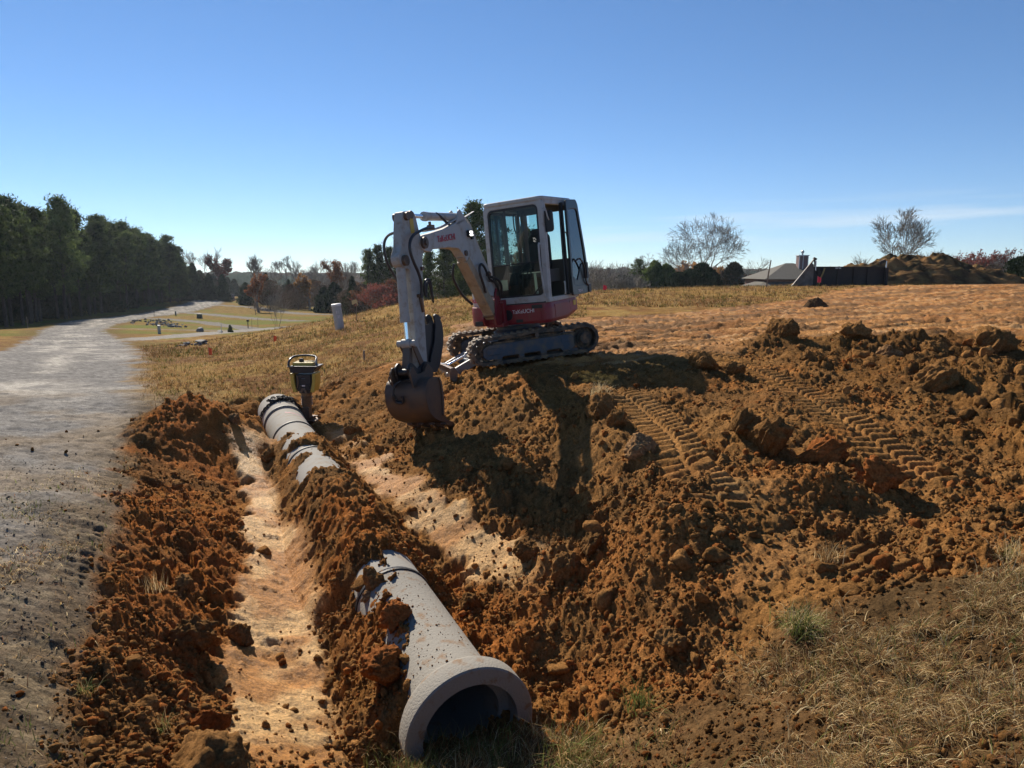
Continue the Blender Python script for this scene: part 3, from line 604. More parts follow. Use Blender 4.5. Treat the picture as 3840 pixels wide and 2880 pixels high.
def make_bare(h, seed, spread=.75, trunk=.22, multi=1, leaf=None, nleaf=0, leaf_lo=0., leaf_hi=1., name='bare_tree', depth=6, ls=.12, barkm=None, rad=.018, up=.25, twig=1., minr=0., env=None):
    g = random.Random(seed); root = empty(name); t = MB(); fine = MB(); tips = []
    def br(p, d, L, r, dep):
        n = 3 if dep > 1 else 2; pts = [p]; rs = [r]; q = p.copy(); dd = d.copy()
        for i in range(n):
            dd = (dd + Vector((g.gauss(0, 1), g.gauss(0, 1), g.gauss(0, .6))) * .13 + Vector((0, 0, up * .12))).normalized()
            q = q + dd * (L / n); pts.append(q.copy()); rs.append(r * (1 - .38 * (i + 1) / n))
        (t if dep > 2 else fine).tube(pts, [max(q_, minr) for q_ in rs], 6 if dep > 4 else (4 if dep > 2 else 3), caps=False)
        if dep <= (4 if leaf is not None else 2): tips.extend([pts[1], pts[-1]])
        if dep == 0: return
        if env is not None and dep < depth and ((q.x / (env[0] * h)) ** 2 + (q.y / (env[0] * h)) ** 2 + ((q.z - env[1] * h) / (env[2] * h)) ** 2) > 1.0: return
        k = g.choice([2, 3, 3] if env is None else [2, 3, 3, 3]) if dep > 1 else int(3 * twig)
        for j in range(k):
            ax = Vector((g.gauss(0, 1), g.gauss(0, 1), g.gauss(0, 1))).cross(dd); ax.normalize()
            ang = spread * (.35 + .75 * g.random()) * (.45 if (j == 0 and dep > 2) else 1)
            nd = Matrix.Rotation(ang, 3, ax) @ dd; nd.z += up * .35; nd.normalize()
            f = 1. if j == 0 else (.45 + .55 * g.random()); i0 = min(int(f * n), n - 1); bp = pts[i0].lerp(pts[i0 + 1], f * n - i0)
            br(bp, nd, L * (.66 + .22 * g.random()), rs[-1] * (.9 if j == 0 else .62), dep - 1)
    for m_ in range(multi):
        a = m_ * 2 * PI / multi + g.random(); tilt = 0.06 if multi == 1 else .22 + .18 * g.random()
        d = Vector((math.cos(a) * tilt, math.sin(a) * tilt, 1)).normalized()
        br(Vector((math.cos(a) * .05 * h * (multi > 1), math.sin(a) * .05 * h * (multi > 1), -.1)), d, h * trunk, h * rad / math.sqrt(multi), depth)
    mx = max(p[2] for p in fine.v) ; k = h / mx if env is None else min(h / mx, 1.12)
    for b_ in (t, fine): b_.v = [(p[0] * k, p[1] * k, p[2] * k) for p in b_.v]
    t.build('trunk', barkm or gbark_m, root, smooth=True, fixn=False); fine.build('crown', barkm or gbark_m, root, fixn=False)
    if leaf is not None:
        gg = np.random.default_rng(seed); T_ = np.array([tuple(p) for p in tips]) * k; T_ = T_[(T_[:, 2] > leaf_lo * h) & (T_[:, 2] < leaf_hi * h)]
        c = T_[gg.integers(0, len(T_), nleaf)] + gg.normal(size=(nleaf, 3)) * h * .018
        V, F = leaf_faces(c, ls * gg.uniform(.6, 1.3, nleaf), gg, .6); mesh_np('leaves', V, F, leaf, False, root)
    return root
def clone(o, loc, rz=0, s=1., label=None, group=None):
    c = o.copy(); COL.objects.link(c); c.location = loc; c.rotation_euler = (0, 0, rz); c.scale = (s, s, s)
    if label: c['label'] = label
    if group: c['group'] = group
    for ch in list(o.children):
        d = ch.copy(); COL.objects.link(d); d.parent = c
        for g2 in ch.children:
            e = g2.copy(); COL.objects.link(e); e.parent = d
    return c
def put(o, x, y, label, cat, rz=0., s=1., dz=-.1, group=None, z=None):
    o.location = (x, y, (float(T0(x, y)) if z is None else z) + dz); o.rotation_euler = (0, 0, rz); o.scale = (s, s, s); return tag(o, label, cat, group)
def at(u, y, z=None):                # picture column and distance -> ground point
    x = (u - 1106) / 1534 * (y * .9874 + (EYE - (-3 if z is None else z)) * .158); return x, y
# ---- pine wood on the left
protos = [make_pine(16, 100 + i, cr=.24 + .06 * (i % 3), nb=66, dens=36, ls=.27, w=.16 + .02 * (i % 2)) for i in range(6)]
edge = np.array([(-49, 64), (-56.5, 83), (-63, 98), (-70, 121.6), (-76, 148.4), (-85.5, 186)])
seg = np.hypot(*(edge[1:] - edge[:-1]).T); cum = np.r_[0, np.cumsum(seg)]
g_ = random.Random(5); cnt = 0; plab = 'tall dark pine in the dense pine wood left of the road'
pg = 'pines of the wood beside the road'
for row in range(8):
    step = [3.1, 3.3, 3.7, 4.4, 5.4, 6, 7, 8][row]; d = g_.random() * step
    while d < cum[-1]:
        i = min(int(np.searchsorted(cum, d, 'right')) - 1, len(seg) - 1); f = (d - cum[i]) / seg[i]; p = edge[i] + (edge[i + 1] - edge[i]) * f
        e = (edge[i + 1] - edge[i]) / seg[i]; n = np.array([-e[1], e[0]]); off = 1.5 + row * 4.3 + g_.uniform(-1.5, 1.5)
        x, y = p + n * off + e * g_.uniform(-1, 1); d += step * g_.uniform(.7, 1.3)
        hh = (10.9 + 4.8 * min(1, d / 45)) * (1 - .14 * max(0, (d / cum[-1] - .75) / .25)) * g_.uniform(.84, 1.08)
        if x / y < -1.05: continue
        pr = protos[cnt % 6]; z = float(T0(x, y)) - .15
        if cnt < 6: o = pr; put(o, x, y, plab, 'pine tree', g_.random() * 6.3, hh / 16, group=pg)
        else: clone(pr, (x, y, z), g_.random() * 6.3, hh / 16, plab, pg)
        cnt += 1
        if cnt > 285: break
# understory darkening the wood floor: shrubs
us = make_cedar(4.2, 55, .42, 2600, leafmat('undergrowth', (.03, .04, .018), (.07, .06, .03), .2), 'shrub', .05, .5); ul = 'low dark undergrowth shrub at the foot of the pine wood'
first = True
for i in range(150):
    d = (i + g_.random()) / 46 * cum[-1]; k = min(int(np.searchsorted(cum, d, 'right')) - 1, len(seg) - 1); e = (edge[k + 1] - edge[k]) / seg[k]; p = edge[k] + e * (d - cum[k]); n = np.array([-e[1], e[0]])
    x, y = p + n * (g_.uniform(1.5, 16)); sc = g_.uniform(1.0, 2.3)
    if first: put(us, x, y, ul, 'shrub', 0, sc, group='undergrowth of the pine wood'); first = False
    else: clone(us, (x, y, float(T0(x, y)) - .2), g_.random() * 6, sc, ul, 'undergrowth of the pine wood')

for (u_, y_, v_, w_) in ((372, 176, 512, .2), (386, 182, 530, .22), (397, 188, 560, .26), (405, 194, 588, .32)):
    x = (u_ - 1106) / 1534 * y_; z0 = float(T0(x, y_)); o = make_pine(EYE + (583 - v_) / 1534 * y_ - z0, int(u_), cr=.08, w=w_, nb=70, dens=40, ls=.27); put(o, x, y_, {372: 'pine at the corner of the wood, tallest of the four stepping down', 386: 'pine at the corner of the wood, second of the four stepping down', 397: 'low-branched pine at the corner of the wood, third of the four', 405: 'small low-branched pine ending the wood beside the road bend'}[u_], 'pine tree', z=z0)
# ---- single trees of the valley (picture column, distance, height)
def hgt(vtop, y, z0): return EYE + (583 - vtop) / 1534 * y * 1.0 - z0
def tree(maker, u, y, vtop, label, cat, **kw):
    yy_ = y; x, y = at(u, y); z0 = float(T0(x, y)); h = max(1.2, hgt(vtop, y, z0) + .1)
    if maker is make_bare: kw.setdefault('minr', yy_ * .00012)
    o = maker(h, int(u * 7 + yy_), **kw); return put(o, x, y, label, cat, z=z0)
tree(make_bare, 437, 225, 532, 'tall slender bare tree standing behind the dark cedars by the road bend', 'tree', spread=.5, depth=6, name='bare_tree')
tree(make_bare, 469, 215, 552, 'narrow tree with sparse red-brown leaves above the dark cedars by the road bend', 'tree', spread=.4, depth=5, trunk=.1, leaf=wine_m, nleaf=2600, ls=.35, name='oak_tree')
for u, v, w_, lb in ((418, 572, .30, 'dark cedar nearest the pine wood at the road bend'), (451, 592, .38, 'dark cedar in the middle of the three beside the road bend'), (481, 594, .34, 'dark cedar on the lake side of the three beside the road bend')):
    tree(make_cedar, u, 196, v, lb, 'cedar tree', w=w_, n=5500, ls=.05, pw=.6)
tree(make_bare, 549, 160, 547, 'bare tree with a broad fan of fine twigs left of centre in the valley', 'tree', spread=.55, depth=7, up=.4)
tree(make_bare, 557, 138, 588, 'slim young tree with clinging rust leaves down to its foot on the meadow', 'tree', spread=.4, depth=5, leaf=rust_m, nleaf=3400, ls=.16, name='oak_tree', trunk=.12)
tree(make_cedar, 530, 172, 611, 'small dark cedar beside the strip of lake', 'cedar tree', w=.42, ls=.06, n=3500, pw=.5)
tree(make_cedar, 575, 178, 592, 'dark cedar behind the rust-leaved young tree', 'cedar tree', w=.30, ls=.06, n=3500)
tree(make_bare, 610, 185, 551, 'bare tree with forked upright limbs left of the white riser', 'tree', spread=.6, depth=6)
tree(make_cedar, 624, 165, 605, 'cone-shaped dark conifer in the valley left of the white riser', 'conifer', w=.34, ls=.055, n=4500)
tree(make_cedar, 647, 162, 622, 'lower dark conifer next to the orange-leaved tree', 'conifer', w=.36, ls=.06, n=3500, pw=.6)
tree(make_bare, 652, 200, 565, 'faint thin bare tree far behind the conifers', 'tree', spread=.6, depth=5)
tree(make_bare, 678, 205, 578, 'low bare tree behind the orange-leaved tree', 'tree', spread=.7, depth=5)
tree(make_bare, 666, 152, 588, 'upright tree with dull orange leaves from top to foot', 'tree', spread=.35, depth=5, leaf=orange_m, nleaf=3800, ls=.19, name='maple_tree', trunk=.12)
tree(make_bare, 715, 140, 561, 'wide tree with thin brown-orange leaves behind the white riser', 'tree', spread=.6, depth=6, leaf=rust_m, nleaf=4200, ls=.15, name='oak_tree', trunk=.16)
tree(make_cedar, 722, 133, 612, 'dark conifer mass under the brown-orange tree', 'conifer', w=.50, ls=.06, n=4500, pw=.5)
tree(make_cedar, 700, 136, 622, 'short dark conifer left of the white riser', 'conifer', w=.55, ls=.07, n=3000, pw=.5)
tree(make_bare, 764, 145, 540, 'large bare tree with a wide open crown right of the white riser', 'tree', spread=.75, depth=7)
for u, v, lb in ((797, 543, 'tall slim pine, left one of the three left of the digging arm'), (818, 533, 'tall slim pine, middle and highest of the three left of the digging arm'), (842, 538, 'tall slim pine, right one of the three left of the digging arm')):
    tree(make_pine, u, 122, v, lb, 'pine tree', cr=.42, w=.13, nb=40, dens=26, ls=.34)
tree(make_cedar, 762, 128, 600, 'green-brown conifer below the large bare tree', 'conifer', w=.30, ls=.06, n=3800)
for u, y_, v, s_, lb in ((830, 96, 605, .75, 'round dark red leafy shrub close to the digging arm'), (800, 104, 612, .7, 'brown-red shrub left of the digging arm'), (862, 100, 598, .75, 'brown-red shrub behind the digging arm'), (770, 112, 625, .7, 'low brown shrub by the parked white car'), (848, 88, 628, .8, 'low wine-red shrub at the hill crest by the digging arm')):
    tree(make_bare, u, y_, v, lb, 'shrub', spread=.7, depth=5, leaf=wine_m if y_ < 99 else rust_m, nleaf=4200, ls=.10, name='shrub', multi=4, trunk=.2)
for u, y_, v, lb in ((858, 150, 505, 'bare tree with fine twigs left of the arm top'), (895, 160, 540, 'bare tree seen past the digging arm'), (1003, 130, 500, 'leafless crown between the boom and the cab')):
    tree(make_bare, u, y_, v, lb, 'tree', spread=.6, depth=6)
for u, y_, v, w_, lb in ((1030, 84, 447, .20, 'tall pine rising between the boom and the cab'), (1075, 88, 470, .2, 'pine seen through the cab windows'), (958, 92, 530, .2, 'broad green pine seen under the boom'), (925, 100, 545, .16, 'pine beside the digging arm, seen under the boom'), (1000, 80, 560, .24, 'bushy low pine behind the boom foot'), (1130, 95, 500, .18, 'pine behind the right half of the cab'), (985, 96, 520, .2, 'pine whose top shows just under the boom elbow')):
    tree(make_pine, u, y_, v, lb, 'pine tree', cr=.18, w=w_, nb=80, dens=44, ls=.24)
tree(make_bare, 990, 66, 636, 'rust-coloured shrub on the crest behind the boom foot', 'shrub', spread=.8, depth=5, leaf=orange_m, nleaf=3500, ls=.08, name='shrub', multi=4)
tree(make_bare, 598, 76, 628, 'small leafless clump of thin upright stems by the concrete drive', 'tree', spread=.3, depth=4, multi=6, rad=.012, trunk=.4, name='sapling_clump')
# right hand side, beyond the crest
tree(make_bare, 1496, 112, 459, 'great bare spreading tree on the left of the pair behind the dark cedar thicket', 'tree', spread=.75, depth=8, up=.10, trunk=.27, rad=.022, minr=.013, env=(.42, .64, .36))
tree(make_bare, 1530, 108, 468, 'great bare spreading tree on the right of the pair behind the dark cedar thicket', 'tree', spread=.75, depth=8, up=.10, trunk=.25, rad=.022, minr=.013, env=(.46, .60, .38))
tree(make_bare, 1450, 104, 545, 'low bare tree leaning out left of the big bare pair', 'tree', spread=.95, depth=7, up=.0)
tree(make_bare, 1947, 84, 449, 'bare tree with an upright fan of twigs standing behind the spoil mound', 'tree', spread=.62, depth=8, up=.18, multi=1, trunk=.24, minr=.011, env=(.46, .60, .40))
tree(make_bare, 1888, 88, 543, 'small bare tree left behind the spoil mound', 'tree', spread=.5, depth=5)
tree(make_bare, 2020, 80, 535, 'small bare tree right behind the spoil mound', 'tree', spread=.5, depth=6)
tree(make_pine, 1380, 105, 562, 'round-headed dark pine left of the big bare trees', 'pine tree', cr=.35, w=.26, nb=60, dens=44, ls=.2)
for u, v, lb in ((1412, 568, 'green conifer next to the round-headed pine'), (1436, 574, 'green conifer at the left edge of the cedar thicket')): tree(make_cedar, u, 100, v, lb, 'conifer', w=.42, n=5000, ls=.05, pw=.5, m=pine_m)
for u, v, w_, lb in ((1490, 584, .55, 'black-green cedar bush under the left big bare tree'), (1515, 572, .5, 'black-green cedar bush between the two big bare trees'), (1538, 590, .5, 'black-green cedar bush under the right big bare tree'), (1465, 590, .7, 'grey-green bush left of the cedar thicket')): tree(make_cedar, u, 92, v, lb, 'cedar bush', w=w_, n=5000, ls=.05, pw=.4)
tree(make_bare, 1470, 150, 566, 'yellow-leaved tree behind the cedar thicket', 'tree', spread=.7, depth=5, leaf=orange_m, nleaf=3800, ls=.25, name='maple_tree')
tree(make_bare, 1560, 150, 572, 'yellow-brown tree behind the right big bare tree', 'tree', spread=.7, depth=5, leaf=orange_m, nleaf=3000, ls=.2, name='maple_tree')
tree(make_cedar, 1582, 104, 570, 'dull green domed tree left of the house roof', 'tree', w=.5, n=5000, ls=.045, pw=.45, name='oak_tree', m=leafmat('dull_leaves', (.05, .05, .03), (.10, .085, .05), .25))
tree(make_bare, 1611, 110, 553, 'bare tree just left of the house roof', 'tree', spread=.7, depth=6)
for i, (u, y_, v) in enumerate(((1262, 100, 562), (1275, 96, 578), (1290, 104, 572), (1305, 98, 582), (1335, 110, 560), (1348, 96, 584), (1362, 100, 590), (1320, 108, 575), (1600, 104, 580), (1645, 120, 578), (1400, 100, 585), (1422, 108, 580), (2052, 90, 548), (2070, 86, 556), (2040, 84, 566))):
    tree(make_bare, u, y_, v, 'grey leafless tree in the brushwood right of the cab' if u < 1500 else ('grey leafless tree beside the house roof' if u < 2000 else 'grey leafless tree right of the spoil mound'), 'tree', spread=.75, depth=6, multi=1 + i % 3, trunk=.2).__setitem__('group', 'bare trees of the brushwood' if u < 1500 else ('bare trees by the house' if u < 2000 else 'bare trees right of the mound'))
for u, v, lb in ((2075, 545, 'dark red leafy tree right of the spoil mound, nearest to it'), (2112, 538, 'dark red leafy tree in the middle of the right-hand group'), (2150, 534, 'dark red leafy tree above the cedar at the right edge'), (2100, 570, 'low brown-red shrub right of the spoil mound')):
    tree(make_bare, u, 74, v, lb, 'tree', spread=.75, depth=6, leaf=wine_m, nleaf=3200, ls=.09, name='oak_tree', multi=2, trunk=.2)
tree(make_bare, 2130, 70, 560, 'grey twiggy bush in front of the dark red trees', 'shrub', spread=.8, depth=6, multi=3, name='shrub')
tree(make_cedar, 2192, 52, 556, 'dark green cedar at the right edge of the picture', 'cedar tree', w=.75, n=7000, ls=.04, pw=.4)
tree(make_cedar, 2235, 50, 540, 'dark green cedar half cut off by the right edge', 'cedar tree', w=.7, n=6000, ls=.04, pw=.4)

# brown thickets closing the valley
br_m = leafmat('thicket_twigs', (.075, .055, .042), (.13, .095, .07), .25); br_r = leafmat('thicket_leaves', (.12, .06, .035), (.17, .10, .05), .3)
bp_ = [make_cedar(6, 300 + i, .75, 5200, (br_m, br_r, br_m, cedar_m)[i], 'thicket', .022, .42) for i in range(4)]
g3 = random.Random(21); used = set()
def thick(n, u0, u1, y0, y1, v0, v1, lab, grp):
    for k in range(n):
        u = u0 + (u1 - u0) * (k + g3.random()) / n; y = g3.uniform(y0, y1); x, y = at(u, y); z = float(T0(x, y)); v = g3.uniform(v0, v1); h = max(1.5, EYE + (583 - v) / 1534 * y - z); i = g3.choice((0, 0, 1, 1, 2, 3))
        if i not in used: used.add(i); o = bp_[i]; put(o, x, y, lab, 'thicket', g3.random() * 6, h / 6, group=grp)
        else: clone(bp_[i], (x, y, z - .1), g3.random() * 6, h / 6, lab, grp)
thick(34, 560, 905, 150, 215, 596, 618, 'brown leafless thicket closing the valley left of the digging arm', 'thickets of the valley')
thick(16, 740, 1000, 105, 140, 600, 628, 'brown thicket in front of the tall pines by the digging arm', 'thickets by the pines')
thick(26, 1250, 1660, 96, 150, 584, 604, 'brown thicket behind the crest right of the cab', 'thickets behind the crest')
thick(12, 2030, 2240, 66, 100, 560, 590, 'brown thicket behind the right end of the spoil mound', 'thickets behind the mound')
for k, (u, y_, v) in enumerate([(g3.uniform(575, 900), g3.uniform(150, 230), g3.uniform(556, 592)) for _ in range(20)]):
    tree(make_bare, u, y_, v, 'thin grey leafless tree in the valley woods left of the digging arm', 'tree', spread=.6, depth=5).__setitem__('group', 'bare trees of the valley woods')
for k, (u, y_, v) in enumerate([(g3.uniform(1255, 1640), g3.uniform(110, 170), g3.uniform(562, 588)) for _ in range(16)]):
    tree(make_bare, u, y_, v, 'thin grey leafless tree rising from the thickets behind the crest', 'tree', spread=.65, depth=5).__setitem__('group', 'bare trees behind the crest')
# ------------------------------------------------------------------ concrete pipes
concr = mat('pipe_concrete', (.24, .222, .188), .92, col2=(.20, .13, .075), scale=9, ramp=(.55, .66), bump=.6, bscale=70, detail=10)
concw = mat('pale_pipe_concrete', (.29, .275, .24), .9, col2=(.24, .16, .09), scale=6, ramp=(.5, .8), bump=.3, bscale=50, detail=8)
gask = mat('joint_mastic', (.018, .018, .02), .6, bump=.4, bscale=60)
pdir = Vector((PD[0], PD[1], .0475)).normalized(); pxr = Vector((PD[1], -PD[0], 0)).normalized(); pup = pxr.cross(pdir).normalized()
def pmat(t, dz=0):
    x, y, _ = PW(t, 0); M4 = Matrix((pxr, pdir, pup)).transposed().to_4x4(); M4.translation = (x, y, paxis(t) + dz); return M4
def pipe(t0, t1, m, label, bell=False, bands=(), dz=0, wall=.062, rr_=.29):
    root = empty('concrete_pipe', mat=pmat(t0, dz)); L = (t1 - t0) - .012; b = MB(); ro, ri = rr_, rr_ - wall
    if bell: prof = [(ri + .065, 0), (.385, 0), (.394, .010), (.392, .13), (.372, .17), (ro + .012, .235), (ro, .26), (ro, L), (ri, L), (ri, .13), (ri + .06, .115)]
    else: prof = [(ri, 0), (ro - .004, 0), (ro, .006), (ro, L - .006), (ro - .004, L), (ri, L)]
    b.lathe(prof, axis='y', n=72, closed=True); b.build('barrel', m, root, smooth=True, ang=30)
    for tb in bands:
        k = MB(); k.lathe([(ro - .01, tb - t0 - .011), (ro + .010, tb - t0 - .012), (ro + .012, tb - t0 + .011), (ro - .01, tb - t0 + .012)], axis='y', n=64, closed=True); k.build('joint_seal', gask, root, smooth=True)
    return tag(root, label, 'pipe')
pipe(0, 1.60, concr, 'grey concrete pipe with its open flared bell end facing the viewer, nearest of the run', True, (1.57,))
_n = 300; _g = np.random.default_rng(17); _t = _g.uniform(.2, 1.58, _n); _a = R(90) + _g.normal(.25, .45, _n); CRUMB = (_t, _a, np.clip(np.exp(_g.normal(-5.75, .45, _n)), .002, .010))
pipe(1.61, 4.0, concw, 'concrete pipe mostly buried under the ridge of loose soil behind the bell-ended one')
pipe(4.01, 6.29, concw, 'concrete pipe showing through the soil in a few pale patches near the rammer', bands=(5.05,))
p5 = pipe(6.30, 7.16, concw, 'clean pale concrete pipe with a pink paint stripe, between two black joints', bands=(6.32,))
pk = MB(); pkm = mat('pink_marking_paint', (.62, .27, .30), .7)
for k in range(10):
    a0, a1 = R(100 + k * 5), R(104.6 + k * 5); r_ = .2925; h0 = .42 + .16 * k / 10 + .01 * math.sin(k * 3)
    pk.add([(r_ * math.cos(a0 - .9), h0, r_ * math.sin(a0 - .9)), (r_ * math.cos(a1 - .9), h0 + .016, r_ * math.sin(a1 - .9)), (r_ * math.cos(a1 - .9), h0 + .045, r_ * math.sin(a1 - .9)), (r_ * math.cos(a0 - .9), h0 + .03, r_ * math.sin(a0 - .9))], [(0, 1, 2, 3)])
pk.build('paint_stripe', pkm, p5)
pipe(7.17, 8.1, concw, 'far end concrete pipe of the run, wrapped with a steel chain', bands=(7.19,), dz=.02)
# lifting chain round the last pipe
chm = mat('chain_steel', (.05, .048, .045), .5, metal=.7); cw = MB(pmat(7.6, .02)); rg_ = random.Random(3)
def link(mb, p, d, u, s=.036):
    d, u = Vector(d).normalized(), Vector(u).normalized(); pts = []
    for k in range(10):
        a = 2 * PI * k / 10; pts.append(Vector(p) + d * (math.cos(a) * s) + u * (math.sin(a) * s * .58))
    mb.tube(pts + [pts[0], pts[1]], s * .24, 5, caps=False)
N = 36
for k in range(N):
    a = R(-20 + 225 * k / (N - 1)); off = .05 * math.sin(a * 2 + .4) + .10 * math.exp(-((a - 1.45) / .5) ** 2); rad = .308
    p = Vector((rad * math.cos(a), off - .05, rad * math.sin(a))); tg = Vector((-math.sin(a), .15 * math.cos(2 * a), math.cos(a))); rdv = Vector((math.cos(a), 0, math.sin(a)))
    link(cw, p, tg, rdv if k % 2 else tg.cross(rdv))
for k in range(40):
    a = R(60 + 62 * rg_.random()); p = Vector((.318 * math.cos(a), -.06 + .15 * rg_.random(), .318 * math.sin(a) + .02 * rg_.random())); link(cw, p, (rg_.gauss(0, 1), rg_.gauss(0, 1), .2), (rg_.gauss(0, 1), rg_.gauss(0, 1), rg_.gauss(0, 1)))
tag(cw.build('chain', chm, smooth=True), 'dark steel lifting chain laid over the far concrete pipe', 'chain')

# ------------------------------------------------------------------ excavator
white = mat('white_machine_paint', (.40, .395, .375), .5, col2=(.24, .18, .11), scale=7, ramp=(.50, .80), bump=.04, bscale=30)
whited = mat('worn_white_paint', (.34, .33, .30), .6, col2=(.17, .12, .07), scale=9, ramp=(.50, .80), bump=.1, bscale=40)
dirtyw = mat('mud_stained_paint', (.38, .30, .20), .6, col2=(.17, .10, .05), scale=6, ramp=(.45, .8), bump=.15, bscale=40)
red = mat('red_machine_paint', (.22, .014, .02), .42, col2=(.17, .06, .035), scale=6, ramp=(.5, .8))
grey = mat('grey_frame_paint', (.06, .068, .085), .6, col2=(.16, .11, .065), scale=5, ramp=(.44, .66), bump=.2)
greyl = mat('blue_grey_blade_paint', (.20, .22, .25), .45, col2=(.22, .16, .11), scale=6, ramp=(.5, .8), bump=.1)
blk = mat('black_plastic', (.015, .015, .017), .45); blkg = mat('black_trim', (.022, .023, .026), .3)
rub = mat('track_rubber', (.045, .038, .030), .8, col2=(.24, .14, .07), scale=8, ramp=(.42, .64), bump=.4, bscale=40)
rubl = mat('muddy_lug_rubber', (.17, .12, .075), .75, col2=(.24, .16, .09), scale=12, bump=.3)
steel = mat('worn_steel', (.12, .09, .07), .5, metal=.5, col2=(.16, .085, .045), scale=5, ramp=(.4, .7), bump=.2, bscale=25)
bkt = mat('rusty_bucket_steel', (.065, .05, .042), .6, metal=.2, col2=(.13, .078, .042), scale=3.5, ramp=(.38, .66), bump=.2, bscale=25)
dsteel = mat('dark_steel', (.028, .027, .028), .45, metal=.4)
chrome = mat('chrome_rod', (.75, .77, .8), .12, metal=1)
hose = mat('hydraulic_hose', (.022, .022, .024), .45)
seatm = mat('seat_vinyl', (.018, .018, .02), .6); inter = mat('cab_interior', (.05, .052, .055), .7); interb = mat('cab_lining', (.13, .11, .095), .8)
yel = mat('warning_yellow', (.55, .36, .03), .5); decr = mat('red_decal', (.45, .03, .06), .5); decw = mat('white_decal', (.62, .58, .57), .5); decb = mat('dark_decal', (.02, .02, .02), .5)
def glass(name, tint, a):
    m = bpy.data.materials.new(name); m.use_nodes = True; nt = m.node_tree; nt.nodes.clear(); o = nt.nodes.new('ShaderNodeOutputMaterial')
    t = nt.nodes.new('ShaderNodeBsdfTransparent'); t.inputs[0].default_value = (*tint, 1); g = nt.nodes.new('ShaderNodeBsdfGlossy'); g.inputs['Roughness'].default_value = .02
    f = nt.nodes.new('ShaderNodeFresnel'); f.inputs[0].default_value = 1.5; mx = nt.nodes.new('ShaderNodeMixShader'); ad = nt.nodes.new('ShaderNodeMath'); ad.operation = 'ADD'; ad.inputs[1].default_value = a
    nt.links.new(f.outputs[0], ad.inputs[0]); nt.links.new(ad.outputs[0], mx.inputs[0]); nt.links.new(t.outputs[0], mx.inputs[1]); nt.links.new(g.outputs[0], mx.inputs[2]); nt.links.new(mx.outputs[0], o.inputs[0]); return m
gl = glass('green_tinted_glass', (.60, .76, .72), .0); gld = glass('dusty_glass', (.52, .62, .60), .05)
RM = Matrix(((-.948486, .299814, -.102403), (-.301509, -.953463, .00113), (-.097299, .031947, .994742))).to_4x4(); RM.translation = (.153, 11.861, .233)
ex = empty('excavator', mat=RM)
tag(ex, 'red and white tracked mini excavator parked on the dirt slope with its bucket lowered', 'excavator')
XU = Matrix.Rotation(R(44.515), 4, 'Z'); XB = Matrix.Rotation(R(50.515), 4, 'Z'); BY = -.084
# --- tracks (undercarriage axes: x forward, y left)
def loop_path(ro, n=None):
    zi, zs, xi, xs = .235, .245, .845, -.83; ri, rs_ = ro, ro + .012; P = []
    for k in range(13): a = R(90 - 180 * k / 12); P.append((xi + ri * math.cos(a), zi + ri * math.sin(a)))
    for k in range(1, 12): f = k / 12; P.append((xi + (xs - xi) * f, zi - ri + (zs - rs_ - zi + ri) * f))
    for k in range(13): a = R(270 - 180 * k / 12); P.append((xs + rs_ * math.cos(a), zs + rs_ * math.sin(a)))
    for k in range(1, 12):
        f = k / 12; zt = zs + rs_ + (zi + ri - zs - rs_) * f + .018 * math.sin(f * PI) - .018 * abs(math.sin(f * 2 * PI)); P.append((xs + (xi - xs) * f, zt))
    return P
def resample(P, n):
    Q = P + [P[0]]; d = [0]
    for i in range(len(P)): d.append(d[-1] + math.dist(Q[i], Q[i + 1]))
    o = []
    for k in range(n):
        s_ = d[-1] * k / n; i = max(j for j in range(len(d)) if d[j] <= s_); i = min(i, len(P) - 1); f = (s_ - d[i]) / (d[i + 1] - d[i]); a, b = Q[i], Q[i + 1]
        t = Vector((b[0] - a[0], b[1] - a[1])).normalized(); o.append((a[0] + (b[0] - a[0]) * f, a[1] + (b[1] - a[1]) * f, t))
    return o
